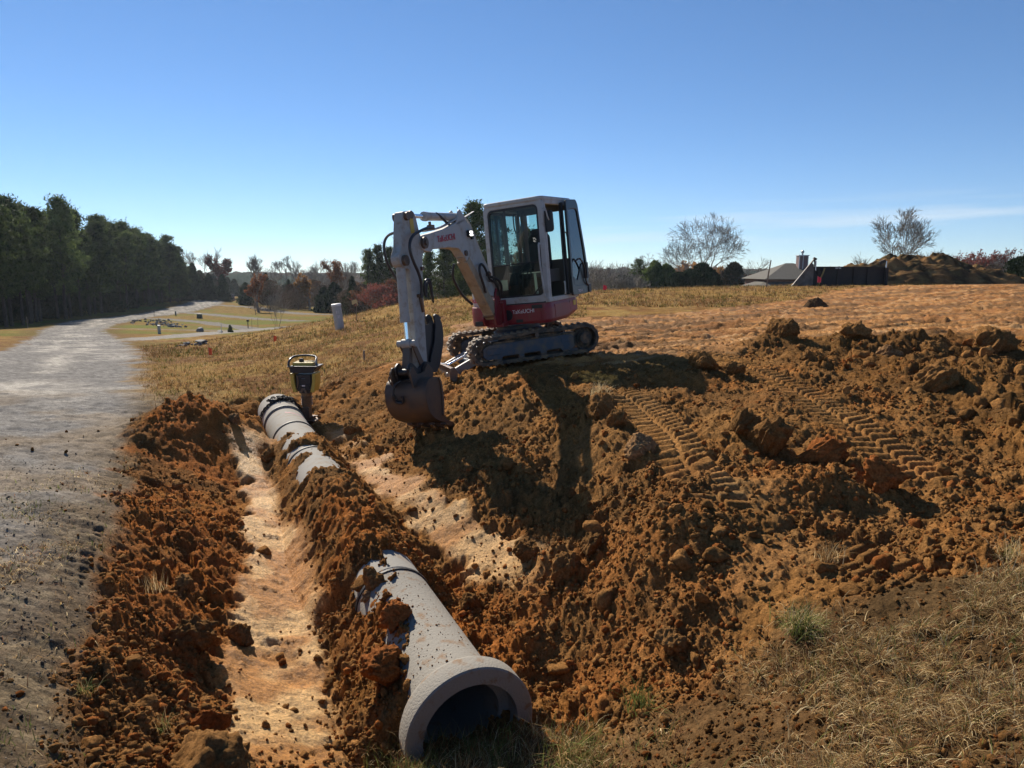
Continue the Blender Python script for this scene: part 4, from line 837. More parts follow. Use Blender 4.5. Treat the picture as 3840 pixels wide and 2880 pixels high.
for sy in (1, -1):
    yc = sy * .72; n = 120; b = MB(); o_ = resample(loop_path(.213), n); i_ = resample(loop_path(.165), n)
    outr = [(q[0], q[1]) for q in o_]; inr = [(q[0], q[1]) for q in i_]; b.frame(outr, inr, yc - .15, yc + .15, 'y')
    tr = b.build('track', rub, ex)
    lg = MB(); m = 46
    for k, (x_, z_, t_) in enumerate(resample(loop_path(.213), m)):
        nrm = Vector((t_[1], -t_[0])) * -1
        if nrm.dot(Vector((x_ - 0, z_ - .24))) < 0 and abs(x_) > .84: nrm = -nrm
        if abs(x_) <= .84: nrm = Vector((0, 1 if z_ > .24 else -1))
        c = Vector((x_, yc, z_)); T3 = Vector((t_[0], 0, t_[1])); N3 = Vector((nrm[0], 0, nrm[1])); 
        for sd in (1, -1):
            off = T3 * (.018 if sd > 0 else -.018); cc = c + off + N3 * .008 + Vector((0, sd * .074, 0)); M3 = Matrix((T3, N3.cross(T3), N3)).transposed()
            rz_ = M3 @ Matrix.Rotation(sd * .22, 3, 'Z')
            lg.box(cc, (.052, .145, .030), rz_, taper=.70)
    lg.build('track_lugs', rubl, tr, bevel=.004, seg=1)
    w = MB(); xi = .845
    w.lathe([(.17, -.045), (.178, -.045), (.178, .045), (.15, .045), (.15, -.045)], (xi, yc, .235), 'y', 32, True)
    w.lathe([(.0, -.06), (.07, -.06), (.07, .06), (.0, .06)], (xi, yc, .235), 'y', 24)
    for k in range(6):
        a = 2 * PI * k / 6 + .3; p0 = Vector((xi + .06 * math.cos(a), yc, .235 + .06 * math.sin(a))); p1 = Vector((xi + .155 * math.cos(a), yc, .235 + .155 * math.sin(a))); w.bar(p0, p1, .098, .06, (0, 1, 0))
    w.build('idler_wheel', rub, tr, smooth=True)
    s_ = MB(); yo = yc + sy * .02
    s_.lathe([(0, sy * .145), (.085, sy * .145), (.10, sy * .13), (.10, sy * .09), (.125, sy * .085), (.125, sy * .05), (.165, sy * .04), (.165, -sy * .04), (0, -sy * .04)], (-.83, yc, .245), 'y', 36)
    for k in range(11):
        a = 2 * PI * k / 11; s_.bar((-.83 + .15 * math.cos(a), yc, .245 + .15 * math.sin(a)), (-.83 + .19 * math.cos(a), yc, .245 + .19 * math.sin(a)), .035, .035, (0, 1, 0))
    for k in range(8):
        a = 2 * PI * k / 8; s_.cyl((-.83 + .112 * math.cos(a), yc + sy * .08, .245 + .112 * math.sin(a)), (-.83 + .112 * math.cos(a), yc + sy * .095, .245 + .112 * math.sin(a)), .009, 6)
    s_.build('drive_sprocket', rub, tr, smooth=True)
    fr = MB(); low = [(.80, .10)]
    for a_, b_ in ((.55, .30), (.20, -.05), (-.18, -.40)): low += [(a_ + .02, .10), (a_, .135), (b_, .135), (b_ - .02, .10)]
    low += [(-.60, .10)]
    fr.prism([(.82, .30), (.86, .27), (.86, .15)] + low + [(-.64, .15), (-.64, .30), (-.60, .335), (.76, .325)], yc + sy * .11, yc - sy * .11)
    fr.box((.70, yc + sy * .118, .22), (.22, .016, .10)); fr.box((-.5, yc + sy * .116, .26), (.16, .012, .08))
    fr.build('track_frame', grey, tr, bevel=.008)
    ro_ = MB()
    for x_ in (.62, .25, -.12, -.49): ro_.lathe([(0, .10), (.05, .10), (.058, .07), (.058, -.07), (.05, -.10), (0, -.10)], (x_, yc, .095), 'y', 18)
    ro_.lathe([(0, .125), (.036, .125), (.04, .11), (.04, -.08), (0, -.08)], (-.02, yc + sy * .02, .395), 'y', 18); ro_.bar((-.02, yc, .30), (-.02, yc, .40), .05, .06)
    ro_.build('rollers', steel, tr, smooth=True)
for sy in (1, -1):
    cf_ = MB(); cf_.box((.0, sy * .70, .24), (1.36, .20, .24)); cf_.box((.0, sy * .70, .375), (.9, .12, .05)); cf_.build('track_beam', rub, ex, bevel=.01)
cf = MB(); cf.box((0, 0, .30), (1.0, .86, .10)); cf.box((.35, 0, .27), (.5, 1.25, .12)); cf.box((-.35, 0, .27), (.5, 1.25, .12)); cf.lathe([(0, .34), (.40, .34), (.42, .37), (.42, .44), (.36, .48), (.36, .53), (0, .53)], n=40)
cf.build('carbody', grey, ex, bevel=.01)
bl = MB(); prof = [(1.405, -.27), (1.36, -.15), (1.345, -.03), (1.37, .05), (1.385, .05), (1.362, -.03), (1.376, -.15), (1.425, -.27)]
bl.prism(prof, -.86, .86); bl.box((1.415, 0, -.255), (.02, 1.72, .09))
bd = bl.build('dozer_blade', steel, ex, bevel=.003)
bl = MB()
for sy in (1, -1):
    bl.prism([(1.34, -.22), (1.30, .0), (1.34, .07), (1.40, .07), (1.43, -.02), (1.44, -.24), (1.42, -.27)], sy * .86, sy * .875)
bl.box((1.345, 0, .03), (.05, 1.7, .03))
bl.build('blade_end', steel, bd, bevel=.003)
bl = MB()
for sy in (1, -1): bl.bar((.45, sy * .40, .26), (1.36, sy * .40, -.12), .07, .13)
bl.bar((.9, -.42, .05), (.9, .42, .05), .1, .04); bl.box((1.33, .40, -.10), (.06, .16, .2)); bl.box((1.33, -.40, -.10), (.06, .16, .2))
bl.build('blade_arm', greyl, ex, bevel=.006)
bl = MB(); bl.cyl((.42, 0, .34), (.95, 0, .13), .045); bl.box((1.32, 0, 0), (.08, .14, .1)); bc = bl.build('blade_cylinder', greyl, ex, smooth=True)
bl = MB(); bl.cyl((.93, 0, .138), (1.32, 0, -.01), .022); bl.build('rod', chrome, bc, smooth=True)
# --- upper structure (axes turned with the cab)
def U(): return MB(XU)
def B(): return MB(XB)
RED = [(.60, -.30), (.56, -.48), (.42, -.62), (.10, -.70), (-.45, -.74), (-.80, -.62), (-.98, -.30), (-1.02, .05), (-.96, .40), (-.80, .70), (-.58, .86), (-.2, .872), (.50, .872), (.585, .82), (.60, .70)]
def offp(P, k): c = Vector((-.2, .07)); return [tuple(c + (Vector(p) - c) * k) for p in P]
b = U(); base = rpoly(RED, .10, 3); n = len(base)
def zlow(p): return .575 + max(0, -.1 - p[0]) * .19
V = [(p[0] * .985 - .003, p[1] * .985, zlow(p)) for p in base] + [(p[0], p[1], zlow(p) + .05) for p in base] + [(p[0], p[1], .80) for p in base] + [(p[0] - .004, p[1] * .985, .885) for p in base]
F = [tuple(range(n - 1, -1, -1)), tuple(range(3 * n, 4 * n))]
for k in range(3): F += [(k * n + i, k * n + (i + 1) % n, (k + 1) * n + (i + 1) % n, (k + 1) * n + i) for i in range(n)]
b.add(V, F); body = b.build('body', red, ex, bevel=.006)
b = U(); 
b.box((.602, .43, .735), (.006, .62, .24)); b.box((.601, -.02, .70), (.006, .2, .1)); b.build('front_cover', red, body, bevel=.003)
b = U(); b.box((.1, .873, .74), (.52, .008, .20)); b.box((-.38, .868, .76), (.3, .008, .17)); b.build('side_cover', red, body, bevel=.003)
b = U(); b.box((.607, .68, .835), (.004, .18, .055)); b.box((.607, .36, .63), (.004, .12, .05)); b.build('label_plate', decb, body)
b = U(); b.box((.60, -.38, .625), (.03, .14, .07)); b.cyl((.60, .16, .73), (.612, .16, .73), .085, 24); b.box((.60, -.16, .625), (.03, .1, .06)); b.build('work_light_recess', blk, body)
b = U(); b.box((-.42, .876, .80), (.11, .004, .08)); b.build('sticker', yel, body)
# white engine hood behind and right side console cover
b = U(); HD = [(.50, -.40), (.44, -.56), (.30, -.63), (-.45, -.68), (-.78, -.57), (-.93, -.30), (-.97, .05), (-.91, .40), (-.76, .68), (-.64, .74), (-.64, -.19), (.20, -.19), (.50, -.25)]
hp = rpoly(HD, .08, 3); b.prism(hp, .888, 1.10, 'z'); b.build('side_hood', white, ex, bevel=.02)
b = U(); HR = [(-.66, .72), (-.78, .62), (-.90, .38), (-.95, .05), (-.91, -.28), (-.76, -.54), (-.40, -.62), (-.28, -.55), (-.28, -.20), (-.66, -.20)]; b.prism(rpoly(HR, .06, 2), 1.095, 1.36, 'z'); b.build('engine_hood', red, ex, bevel=.03)
# cab
zf, zr, x1, x2, yl, yr = .89, 2.46, .556, -.60, .883, -.155
def xfront(z): return x1 + .0 - max(0, z - 1.45) * .045 + .0
b = U(); b.box((-.02, .364, zf + .02), (1.15, 1.03, .05)); floor = b.build('cab_floor', blk, ex)
b = U()
o_ = rrect(yr, yl, zf, zr, .10, 5); i_ = rrect(yr + .075, yl - .085, zf + .11, zr - .085, .08, 5)
def sh(mb, P, Q, xa, xb): 
    m0 = len(mb.v); mb.frame(P, Q, xa, xb, 'x')
    for k in range(m0, len(mb.v)):
        q = mb.v[k]; mb.v[k] = (q[0] - max(0, q[2] - 1.4) * .05, q[1], q[2])
sh(b, o_, i_, x1 - .075, x1)
b.build('front_frame', white, ex, bevel=.014)
b = U(); i2 = rrect(yr + .10, yl - .11, zf + .135, zr - .11, .075, 5); sh(b, i_, i2, x1 - .06, x1 - .004); b.build('windscreen_gasket', blk, ex)
b = U()  # pillars right side, rear, roof rails
b.bar((.49, yl - .045, zf), (.43, yl - .045, zr - .02), .085, .09, (0, 1, 0)); 
b.prism([(x2 - .02, zr - .09), (x1 - .09, zr - .09), (x1 - .09, zr - .02), (x2 - .02, zr - .02)], yl - .06, yl)
b.prism([(x2, zr - .10), (x1 - .09, zr - .10), (x1 - .09, zr - .02), (x2, zr - .02)], yr, yr + .05)
b.box((0.0, yl - .03, zf + .03), (1.14, .07, .07)); b.build('side_frame', white, ex, bevel=.012)
b = U()
for (xa, xb_) in ((-.10, -.10), (-.585, -.60)): b.bar((xa, yr + .03, 1.1), (xb_, yr + .03, zr - .03), .07, .06, (0, 1, 0))
b.box((-.59, (yl + yr) / 2, 1.22), (.05, yl - yr - .02, .62)); b.box((-.60, (yl + yr) / 2, zr - .09), (.05, yl - yr - .02, .12))
b.bar((-.585, yl - .035, zf), (-.60, yl - .035, zr - .03), .08, .07, (0, 1, 0)); b.bar((-.59, yr + .15, 1.5), (-.60, yr + .15, zr - .05), .05, .18, (1, 0, 0))
b.box((-.02, yr + .02, 1.20), (1.08, .04, .60)); b.box((-.02, yr + .022, zr - .11), (1.05, .04, .06)); b.build('inner_pillars', interb, ex, bevel=.01)
b = U(); rf = rrect(x2 - .05, x1 - .03, yr - .005, yl + .005, .10, 4); b.prism(rf, zr - .035, zr + .03, 'z'); b.build('roof', white, ex, bevel=.022, seg=3)
b = U(); b.box((-.05, .36, zr - .05), (1.0, .93, .02)); b.build('headliner', inter, ex)
# glass
b = U(); sh(b, [(yr + .09, zf + .12), (yl - .10, zf + .12), (yl - .10, zr - .1), (yr + .09, zr - .1)], [(yr + .4, 1.6)] * 4, x1 - .034, x1 - .030)
b = U(); x_g = x1 - .03
b.add([(x_g, yr + .09, zf + .12), (x_g, yl - .28, zf + .12), (x_g, yl - .10, zf + .28), (x_g, yl - .10, 1.50), (x_g, yr + .09, 1.50)], [(0, 1, 2, 3, 4)]); ws = b.build('lower_windscreen', gl, ex, fixn=False)
b = U(); b.add([(x_g, yr + .09, 1.52), (x_g, yl - .10, 1.52), (x_g - .046, yl - .10, zr - .1), (x_g - .046, yr + .09, zr - .1)], [(0, 1, 2, 3)]); b.build('windscreen', gl, ex, fixn=False)
b = U(); b.box((x1 - .03, .36, 1.51), (.02, .86, .018)); b.bar((x1 - .012, yl - .27, zf + .12), (x1 - .012, yl - .09, zf + .29), .02, .02, (1, 0, 0)); b.build('windscreen_bar', blk, ex)
b = U(); b.add([(-.62, yr + .24, 1.52), (-.62, yl - .08, 1.52), (-.62, yl - .08, zr - .14), (-.62, yr + .24, zr - .14)], [(0, 1, 2, 3)]); b.build('rear_window', gl, ex, fixn=False)
b = U(); b.add([(.46, yr + .015, 1.50), (-.07, yr + .015, 1.50), (-.08, yr + .015, zr - .13), (.42, yr + .015, zr - .13)], [(0, 1, 2, 3)])
b.add([(-.14, yr + .015, 1.50), (-.57, yr + .015, 1.50), (-.57, yr + .015, zr - .13), (-.14, yr + .015, zr - .13)], [(0, 1, 2, 3)]); b.build('side_window', gld, ex, fixn=False)
b = U(); b.box((.17, yr + .03, 1.515), (.6, .03, .03)); b.bar((.16, yr + .025, 1.5), (.13, yr + .025, zr - .12), .02, .03, (0, 1, 0)); b.build('window_divider', blk, ex)
# door, swung back flat against the rear of the cab side
dd = .935; b = U()
D = rpoly([(-.19, 2.44), (-.17, .92), (-.84, .92), (-.885, 1.30), (-.84, 1.62), (-.66, 2.40), (-.60, 2.46)], .07, 3); Di = [tuple(Vector((-.50, 1.7)) + (Vector(p) - Vector((-.50, 1.7))) * .80) for p in D]
b.frame(D, Di, dd, dd + .04, 'y'); 
b.prism([(-.26, 1.22), (-.245, 1.06), (-.76, 1.06), (-.79, 1.36), (-.62, 1.42), (-.40, 1.16)], dd + .002, dd + .036)
dr_ = b.build('door', blkg, ex, bevel=.008)
b = U(); b.prism([tuple(Vector((-.50, 1.7)) + (Vector(p) - Vector((-.50, 1.7))) * .82) for p in D], dd + .018, dd + .022); b.build('door_glass', glass('door_glass', (.30, .38, .42), .12), dr_)
b = U(); b.tube(bez([(-.33, dd + .05, 1.46), (-.48, dd + .075, 1.50), (-.64, dd + .075, 1.36), (-.70, dd + .06, 1.15), (-.80, dd + .05, 1.05)], 5), .014, 8); b.box((-.78, dd + .05, 1.30), (.07, .05, .26)); b.box((-.88, dd + .02, 1.0), (.1, .07, .14)); b.build('door_latch', blk, dr_, smooth=True)
b = U(); b.bar((-.12, yl + .02, .95), (-.14, yl + .02, 2.40), .05, .05, (0, 1, 0)); b.bar((-.04, yl + .015, .95), (-.09, yl + .015, 2.3), .018, .02, (0, 1, 0)); b.build('door_jamb', blkg, ex)
# grab rails
b = U(); b.tube(bez([(x1 + .005, yl - .075, 1.78), (x1 + .05, yl - .072, 1.76), (x1 + .062, yl - .072, 1.5), (x1 + .062, yl - .055, 1.2), (x1 + .05, yl - .05, 1.0), (x1 + .0, yl - .06, .985)], 5), .014, 8); b.build('grab_rail', white, ex, smooth=True)
b = U(); b.tube(bez([(.02, yl + .03, 1.16), (.06, yl + .06, 1.15), (.065, yl + .06, .99), (.02, yl + .03, .975)], 5), .012, 8); b.tube(bez([(-.30, yl - .08, 1.70), (-.33, yl - .08, 1.92), (-.50, yl - .08, 1.93), (-.52, yl - .08, 1.68)], 4), .010, 6); b.build('door_grab_handle', white, ex, smooth=True)
# mirror hung on the left front pillar
b = U(); b.tube(bez([(x1 - .03, yl + .0, 2.28), (x1 - .03, yl + .05, 2.30), (x1 - .06, yl + .07, 2.16), (x1 - .10, yl + .07, 2.12)], 5), .011, 8); b.box((x1 - .02, yl + .01, 2.24), (.05, .03, .08)); mr_ = b.build('mirror_bracket', white, ex, smooth=True)
b = U(); b.frame(rrect(yl - .06, yl + .135, 1.94, 2.26, .05, 4), [(yl + .04, 2.1)] * 20, x1 - .125, x1 - .095, 'x'); b.build('mirror', blkg, mr_, bevel=.008)
# seat and controls
b = U(); b.prism(rrect(.18, .56, 1.36, 1.98, .09, 5), -.40, -.29, 'x'); b.prism(rrect(.22, .52, 1.92, 2.06, .05, 4), -.42, -.33, 'x'); b.box((-.14, .37, 1.30), (.42, .44, .12)); b.box((-.14, .37, 1.18), (.36, .38, .14)); b.build('seat', seatm, ex, bevel=.035, seg=3)
b = U(); b.box((.0, .68, 1.28), (.42, .14, .20)); b.box((.0, .10, 1.28), (.42, .14, .20)); b.tube([(.17, .68, 1.36), (.19, .68, 1.58)], .014, 8); b.lathe([(0, 0), (.022, 0), (.026, .09), (.012, .12), (0, .12)], (.19, .68, 1.56), 'z', 10); b.tube([(.17, .10, 1.36), (.19, .10, 1.58)], .014, 8); b.lathe([(0, 0), (.022, 0), (.026, .09), (.012, .12), (0, .12)], (.19, .10, 1.56), 'z', 10); b.build('control_console', inter, ex, bevel=.015)
b = U()
for y_ in (.28, .34, .42, .48): b.tube(bez([(.30, y_, .93), (.33, y_, 1.2), (.29, y_, 1.36), (.27, y_ + .01, 1.42)], 4), .011, 6)
b.build('travel_levers', blk, ex, smooth=True)
b = U(); b.box((.2, .63, 1.02), (.12, .12, .2)); b.build('toolbox', blk, ex); b = U(); b.prism([(.36, 1.04), (.36, 1.34), (.33, 1.02)], .56, .60, 'y'); b.box((.42, .04, 1.2), (.03, .14, .16)); b.build('paper_sheet', mat('paper', (.5, .55, .45), .8), ex)
b = U(); b.tube(bez([(-.1, .06, 2.32), (-.1, .06, 2.1), (-.09, .10, 2.02), (-.09, .17, 2.06), (-.1, .2, 2.2)], 6), .011, 6); b.build('radio_cord', blk, ex, smooth=True)
# swing bracket
b = U(); b.box((.66, BY + .085, .60), (.22, .30, .07)); b.box((.66, BY + .085, .95), (.2, .26, .06)); b.cyl((.72, BY + .09, .57), (.72, BY + .09, 1.0), .065); b.box((.63, BY + .085, .78), (.1, .28, .34)); b.build('swing_post', red, ex, bevel=.01)
b = B()
for s_ in (1, -1): b.prism(rpoly([(.72, .60), (.90, .60), (.98, .72), (.92, .80), (.86, 1.10), (.78, 1.20), (.70, 1.12), (.68, .8)], .04, 2), BY + s_ * .115, BY + s_ * .085)
b.box((.75, BY, .80), (.10, .18, .36)); b.build('swing_bracket', red, ex, bevel=.006)
# boom
BO = rpoly([(2.94, 1.97), (2.66, 2.0), (2.27, 2.06), (1.72, 2.20), (1.60, 2.22), (1.42, 2.12), (1.30, 1.93), (1.12, 1.66), (.92, 1.45), (.72, 1.16), (.72, 1.08), (.80, 1.03), (.93, 1.07), (1.14, 1.12), (1.46, 1.40), (1.62, 1.57), (1.74, 1.69), (1.88, 1.80), (2.18, 1.815), (2.66, 1.80), (2.70, 1.765), (2.86, 1.77), (2.97, 1.81), (3.0, 1.89)], .05, 2)
b = B(); b.prism(BO, BY - .075, BY + .075); boom = b.build('boom', white, ex, bevel=.008)
b = B()
b.lathe([(0, .135), (.035, .135), (.037, .115), (.075, .113), (.075, -.113), (.037, -.115), (.035, -.135), (0, -.135)], (2.90, BY, 1.88), 'y', 24); b.build('pivot_pin', steel, boom, smooth=True)
b = B(); b.cyl((.80, BY - .12, 1.09), (.80, BY + .12, 1.09), .04); b.build('pivot_pin', steel, boom, smooth=True)
b = B(); b.cyl((1.70, BY - .1, 1.73), (1.70, BY + .1, 1.73), .04); b.build('pivot_pin', steel, boom, smooth=True)
b = B()
for s_ in (1, -1): b.prism(rpoly([(1.90, 2.12), (1.78, 2.32), (1.72, 2.35), (1.66, 2.30), (1.55, 2.19), (1.70, 2.16)], .02, 2), BY + s_ * .055, BY + s_ * .075)
b.build('cylinder_lug', white, boom, bevel=.004)
b = B(); b.cyl((1.72, BY, 2.245), (2.66, BY, 2.225), .055, 20); b.cyl((2.60, BY, 2.226), (2.67, BY, 2.225), .062, 20); c_ = b.build('arm_cylinder', white, ex, smooth=True)
b = B(); b.cyl((2.65, BY, 2.225), (2.93, BY, 2.22), .028, 16); b.build('rod', chrome, c_, smooth=True)
b = B(); b.cyl((1.70, BY, 1.71), (1.12, BY, 1.03), .072, 20); b.cyl((1.13, BY, 1.04), (1.08, BY, .99), .078, 20)
b.prism([(1.70, 1.60), (1.60, 1.68), (.80, .90), (.78, .80), (.88, .70), (.95, .76)], BY - .085, BY + .085); c_ = b.build('boom_cylinder', dirtyw, ex, bevel=.01)
b = B(); b.cyl((.93, BY - .1, .77), (.93, BY + .1, .77), .035); b.build('rod_end', steel, c_, smooth=True)
for r_, dy in ((.012, .055), (.012, .02)):
    b = B(); b.tube(bez([(2.78, BY + dy, 2.03), (2.3, BY + dy, 2.09), (1.75, BY + dy, 2.23), (1.60, BY + dy, 2.25), (1.42, BY + dy, 2.16), (1.27, BY + dy, 1.95), (1.08, BY + dy, 1.68), (.86, BY + dy, 1.42)], 5), r_, 7); b.build('hydraulic_pipe', white, boom, smooth=True)
b = B(); b.box((2.62, BY + .06, 2.08), (.09, .07, .06)); b.box((2.60, BY + .04, 2.13), (.03, .03, .05)); b.box((1.02, BY + .09, 1.40), (.10, .05, .05)); b.cyl((.95, BY + .07, 1.43), (1.03, BY + .13, 1.40), .022, 10); b.build('pipe_clamp', steel, boom, bevel=.004)
b = B(); b.prism(rrect(1.475, 1.60, 1.955, 2.055, .03, 4), BY + .08, BY + .125); b.box((1.45, BY + .09, 1.95), (.06, .03, .05)); wl = b.build('work_lamp', blk, boom, bevel=.005)
ledm = mat('lit_lamp_lens', (.8, .8, .7), .2, emit=(1, .98, .9, 3.2)); b = B()
for i in range(3):
    for j in range(2): b.cyl((1.505 + .033 * i, BY + .125, 1.985 + .040 * j), (1.505 + .033 * i, BY + .130, 1.985 + .040 * j), .0145, 12)
b.build('lamp_lens', ledm, wl, smooth=False)
# wiper-like lamp plate on boom top
b = B(); b.prism([(1.56, 2.24), (1.22, 2.33), (1.20, 2.34), (1.5, 2.24)], BY + .02, BY + .06); b.build('lamp_guard', white, boom)
# hoses
for nm, pts, rr2 in (('hose', [(2.64, BY + .08, 2.07), (2.83, BY + .12, 2.06), (3.05, BY + .14, 2.02), (3.23, BY + .14, 1.97), (3.34, BY + .14, 1.89), (3.37, BY + .14, 1.78), (3.32, BY + .14, 1.65), (3.21, BY + .13, 1.5), (3.16, BY + .12, 1.36), (3.16, BY + .10, 1.20)], .019),
                  ('hose', [(2.85, BY - .10, 2.02), (3.16, BY - .16, 2.03), (3.35, BY - .18, 1.97), (3.43, BY - .18, 1.84), (3.41, BY - .17, 1.66), (3.33, BY - .14, 1.50), (3.24, BY - .12, 1.35)], .017),
                  ('hose', [(1.0, BY + .10, 1.30), (1.08, BY + .13, 1.34), (1.17, BY + .14, 1.43), (1.25, BY + .14, 1.52), (1.35, BY + .14, 1.56), (1.42, BY + .14, 1.50), (1.41, BY + .14, 1.40), (1.32, BY + .13, 1.27), (1.22, BY + .11, 1.14)], .019),
                  ('hose', [(.95, BY + .1, 1.36), (.82, BY + .16, 1.30), (.72, BY + .16, 1.18), (.68, BY + .12, 1.05)], .022), ('hose', [(.97, BY + .06, 1.33), (.85, BY + .12, 1.26), (.76, BY + .13, 1.12), (.70, BY + .1, 1.0)], .02),
                  ('hose', [(1.75, BY - .1, 1.6), (1.72, BY - .15, 1.4), (1.5, BY - .15, 1.15), (1.25, BY - .12, .98)], .02),
                  ('hose', [(3.05, BY + .09, 1.22), (3.06, BY + .11, 1.36), (2.98, BY + .11, 1.42), (2.88, BY + .1, 1.37), (2.84, BY + .08, 1.14)], .016),
                  ('hose', [(3.02, BY + .09, 1.2), (3.0, BY + .11, 1.36), (2.94, BY + .11, 1.38), (2.88, BY + .1, 1.2), (2.83, BY + .08, 1.12)], .014),
                  ('hose', [(2.02, BY + .04, 2.12), (2.15, BY + .05, 2.16), (2.3, BY + .05, 2.23), (2.38, BY + .03, 2.27)], .018)):
    b = B(); b.tube(bez(pts, 6), rr2, 8); b.build(nm, hose, boom if pts[0][0] < 2.7 else ex, smooth=True)
# arm
AO = rpoly([(3.30, 2.26), (3.02, 2.27), (2.98, 2.20), (2.93, 1.98), (2.84, 1.90), (2.84, 1.80), (2.93, 1.72), (3.02, 1.30), (3.12, .55), (3.14, .34), (3.22, .27), (3.34, .28), (3.37, .36), (3.345, .80), (3.31, 1.25), (3.29, 1.56), (3.42, 1.58), (3.50, 1.62), (3.52, 1.72), (3.42, 1.84), (3.38, 2.0)], .04, 2)
b = B(); b.prism(AO, BY - .06, BY + .06); arm = b.build('arm', whited, ex, bevel=.008)
b = B(); b.box((3.11, BY + .0625, 2.10), (.09, .004, .20)); b.build('warning_label', yel, arm)
b = B()
b.cyl((3.24, BY - .10, 2.20), (3.24, BY + .10, 2.20), .05, 18); b.build('arm_pin', steel, arm, smooth=True)
b = B(); b.cyl((3.40, BY - .10, 1.67), (3.40, BY + .10, 1.67), .065, 20); b.build('arm_pin', steel, arm, smooth=True)
b = B(); b.cyl((3.10, BY - .07, 2.225), (3.10, BY + .07, 2.225), .05); b.build('arm_pin', steel, arm, smooth=True)
b = B(); b.cyl((3.40, BY, 1.64), (3.455, BY, .98), .058, 20); b.cyl((3.452, BY, 1.0), (3.457, BY, .93), .064, 20); c_ = b.build('bucket_cylinder', whited, ex, smooth=True)
b = B(); b.cyl((3.455, BY, .95), (3.475, BY, .68), .026, 16); b.build('rod', chrome, c_, smooth=True)
b = B(); b.cyl((3.475, BY - .13, .67), (3.475, BY + .13, .67), .042, 18); b.cyl((3.475, BY - .06, .67), (3.475, BY + .06, .67), .06, 18); b.build('link_pin', whited, ex, smooth=True)
b = B()
for s_ in (1, -1): b.prism(rpoly([(3.47, .72), (3.43, .66), (3.27, .38), (3.31, .33), (3.37, .37), (3.51, .64)], .02, 2), BY + s_ * .075, BY + s_ * .095)
b.build('side_link', steel, ex, bevel=.004)
b = B(); b.prism(rpoly([(3.44, .66), (3.50, .66), (3.58, .42), (3.62, .34), (3.57, .29), (3.50, .34)], .02, 2), BY - .05, BY + .05); b.build('bucket_link', steel, ex, bevel=.006)
# quick coupler
b = B()
for s_ in (1, -1):
    b.prism(rpoly([(3.20, .40), (3.30, .42), (3.46, .34), (3.60, .46), (3.70, .40), (3.66, .24), (3.50, .19), (3.30, .12), (3.18, .16), (3.14, .28)], .04, 3), BY + s_ * .075, BY + s_ * .105)
b.cyl((3.27, BY - .12, .30), (3.27, BY + .12, .30), .05); b.cyl((3.62, BY - .12, .34), (3.62, BY + .12, .34), .04); b.box((3.45, BY, .22), (.26, .15, .05)); b.build('quick_coupler', dsteel, ex, bevel=.006)
b = B(); b.cyl((3.27, BY + .105, .28), (3.27, BY + .13, .28), .13, 28); b.build('coupler_cover', dsteel, ex, smooth=True)
# bucket
BP = [(3.30, .21), (3.42, .235), (3.56, .23), (3.645, .16), (3.675, .03), (3.655, -.10), (3.58, -.21), (3.45, -.30), (3.30, -.36), (3.16, -.41)]
BP = [tuple(p)[:2] for p in bez([(p[0], p[1], 0) for p in BP], 3)]
inn = [(p[0] - .0, p[1]) for p in BP]
b = B(); c0 = Vector((3.36, .0)); n = len(BP); V = []
for p in BP:
    q = Vector(p); d = (c0 - q).normalized() * .014; V += [(p[0], BY - .28, p[1]), (p[0], BY + .28, p[1]), (p[0] + d[0], BY + .28, p[1] + d[1]), (p[0] + d[0], BY - .28, p[1] + d[1])]
F = []
for i in range(n - 1):
    a = i * 4; F += [(a, a + 1, a + 5, a + 4), (a + 2, a + 3, a + 7, a + 6), (a + 1, a + 2, a + 6, a + 5), (a + 3, a, a + 4, a + 7)]
F += [(3, 2, 1, 0), ((n - 1) * 4, (n - 1) * 4 + 1, (n - 1) * 4 + 2, (n - 1) * 4 + 3)]
b.add(V, F); bucket = b.build('bucket', bkt, ex, smooth=True)
b = B()
side = BP + [(3.28, -.27), (3.265, -.05), (3.275, .12), (3.285, .20)]
for s_ in (1, -1): b.prism(side, BY + s_ * .272, BY + s_ * .288); b.prism([(3.30, -.28), (3.255, -.06), (3.265, .14), (3.31, .215), (3.33, .2), (3.30, .1), (3.30, -.06), (3.34, -.26)], BY + s_ * .289, BY + s_ * .303)
b.build('bucket_side', bkt, bucket, bevel=.003)
b = B()
for k in range(4): y_ = BY - .245 + .49 * k / 3; b.prism([(3.26, -.40), (3.24, -.345), (3.06, -.415), (3.0, -.47), (2.985, -.495), (3.03, -.50)], y_ - .04, y_ + .04)
b.box((3.2, BY, -.385), (.09, .56, .02), Matrix.Rotation(-.3, 3, 'Y')); b.build('bucket_teeth', bkt, bucket, bevel=.004)
b = B()
for s_ in (1, -1): b.prism(rpoly([(3.16, .28), (3.30, .40), (3.40, .30), (3.58, .30), (3.66, .42), (3.74, .34), (3.69, .14), (3.60, .20), (3.40, .21), (3.24, .19)], .03, 2), BY + s_ * .125, BY + s_ * .15)
b.build('bucket_ears', bkt, bucket, bevel=.004)
hk = B(); hk.tube(bez([(3.66, BY - .04, .24), (3.72, BY - .10, .20), (3.73, BY - .13, .08), (3.70, BY - .12, -.01), (3.70, BY - .03, -.02), (3.71, BY - .02, .06)], 6), [.012] * 6 + [.014] * 6 + [.022] * 12 + [.016] * 7, 8); hk.tube(bez([(3.64, BY - .16, .33), (3.72, BY - .17, .28), (3.69, BY - .15, .18)], 5), .011, 6); hk.build('lifting_hook', dsteel, bucket, smooth=True)
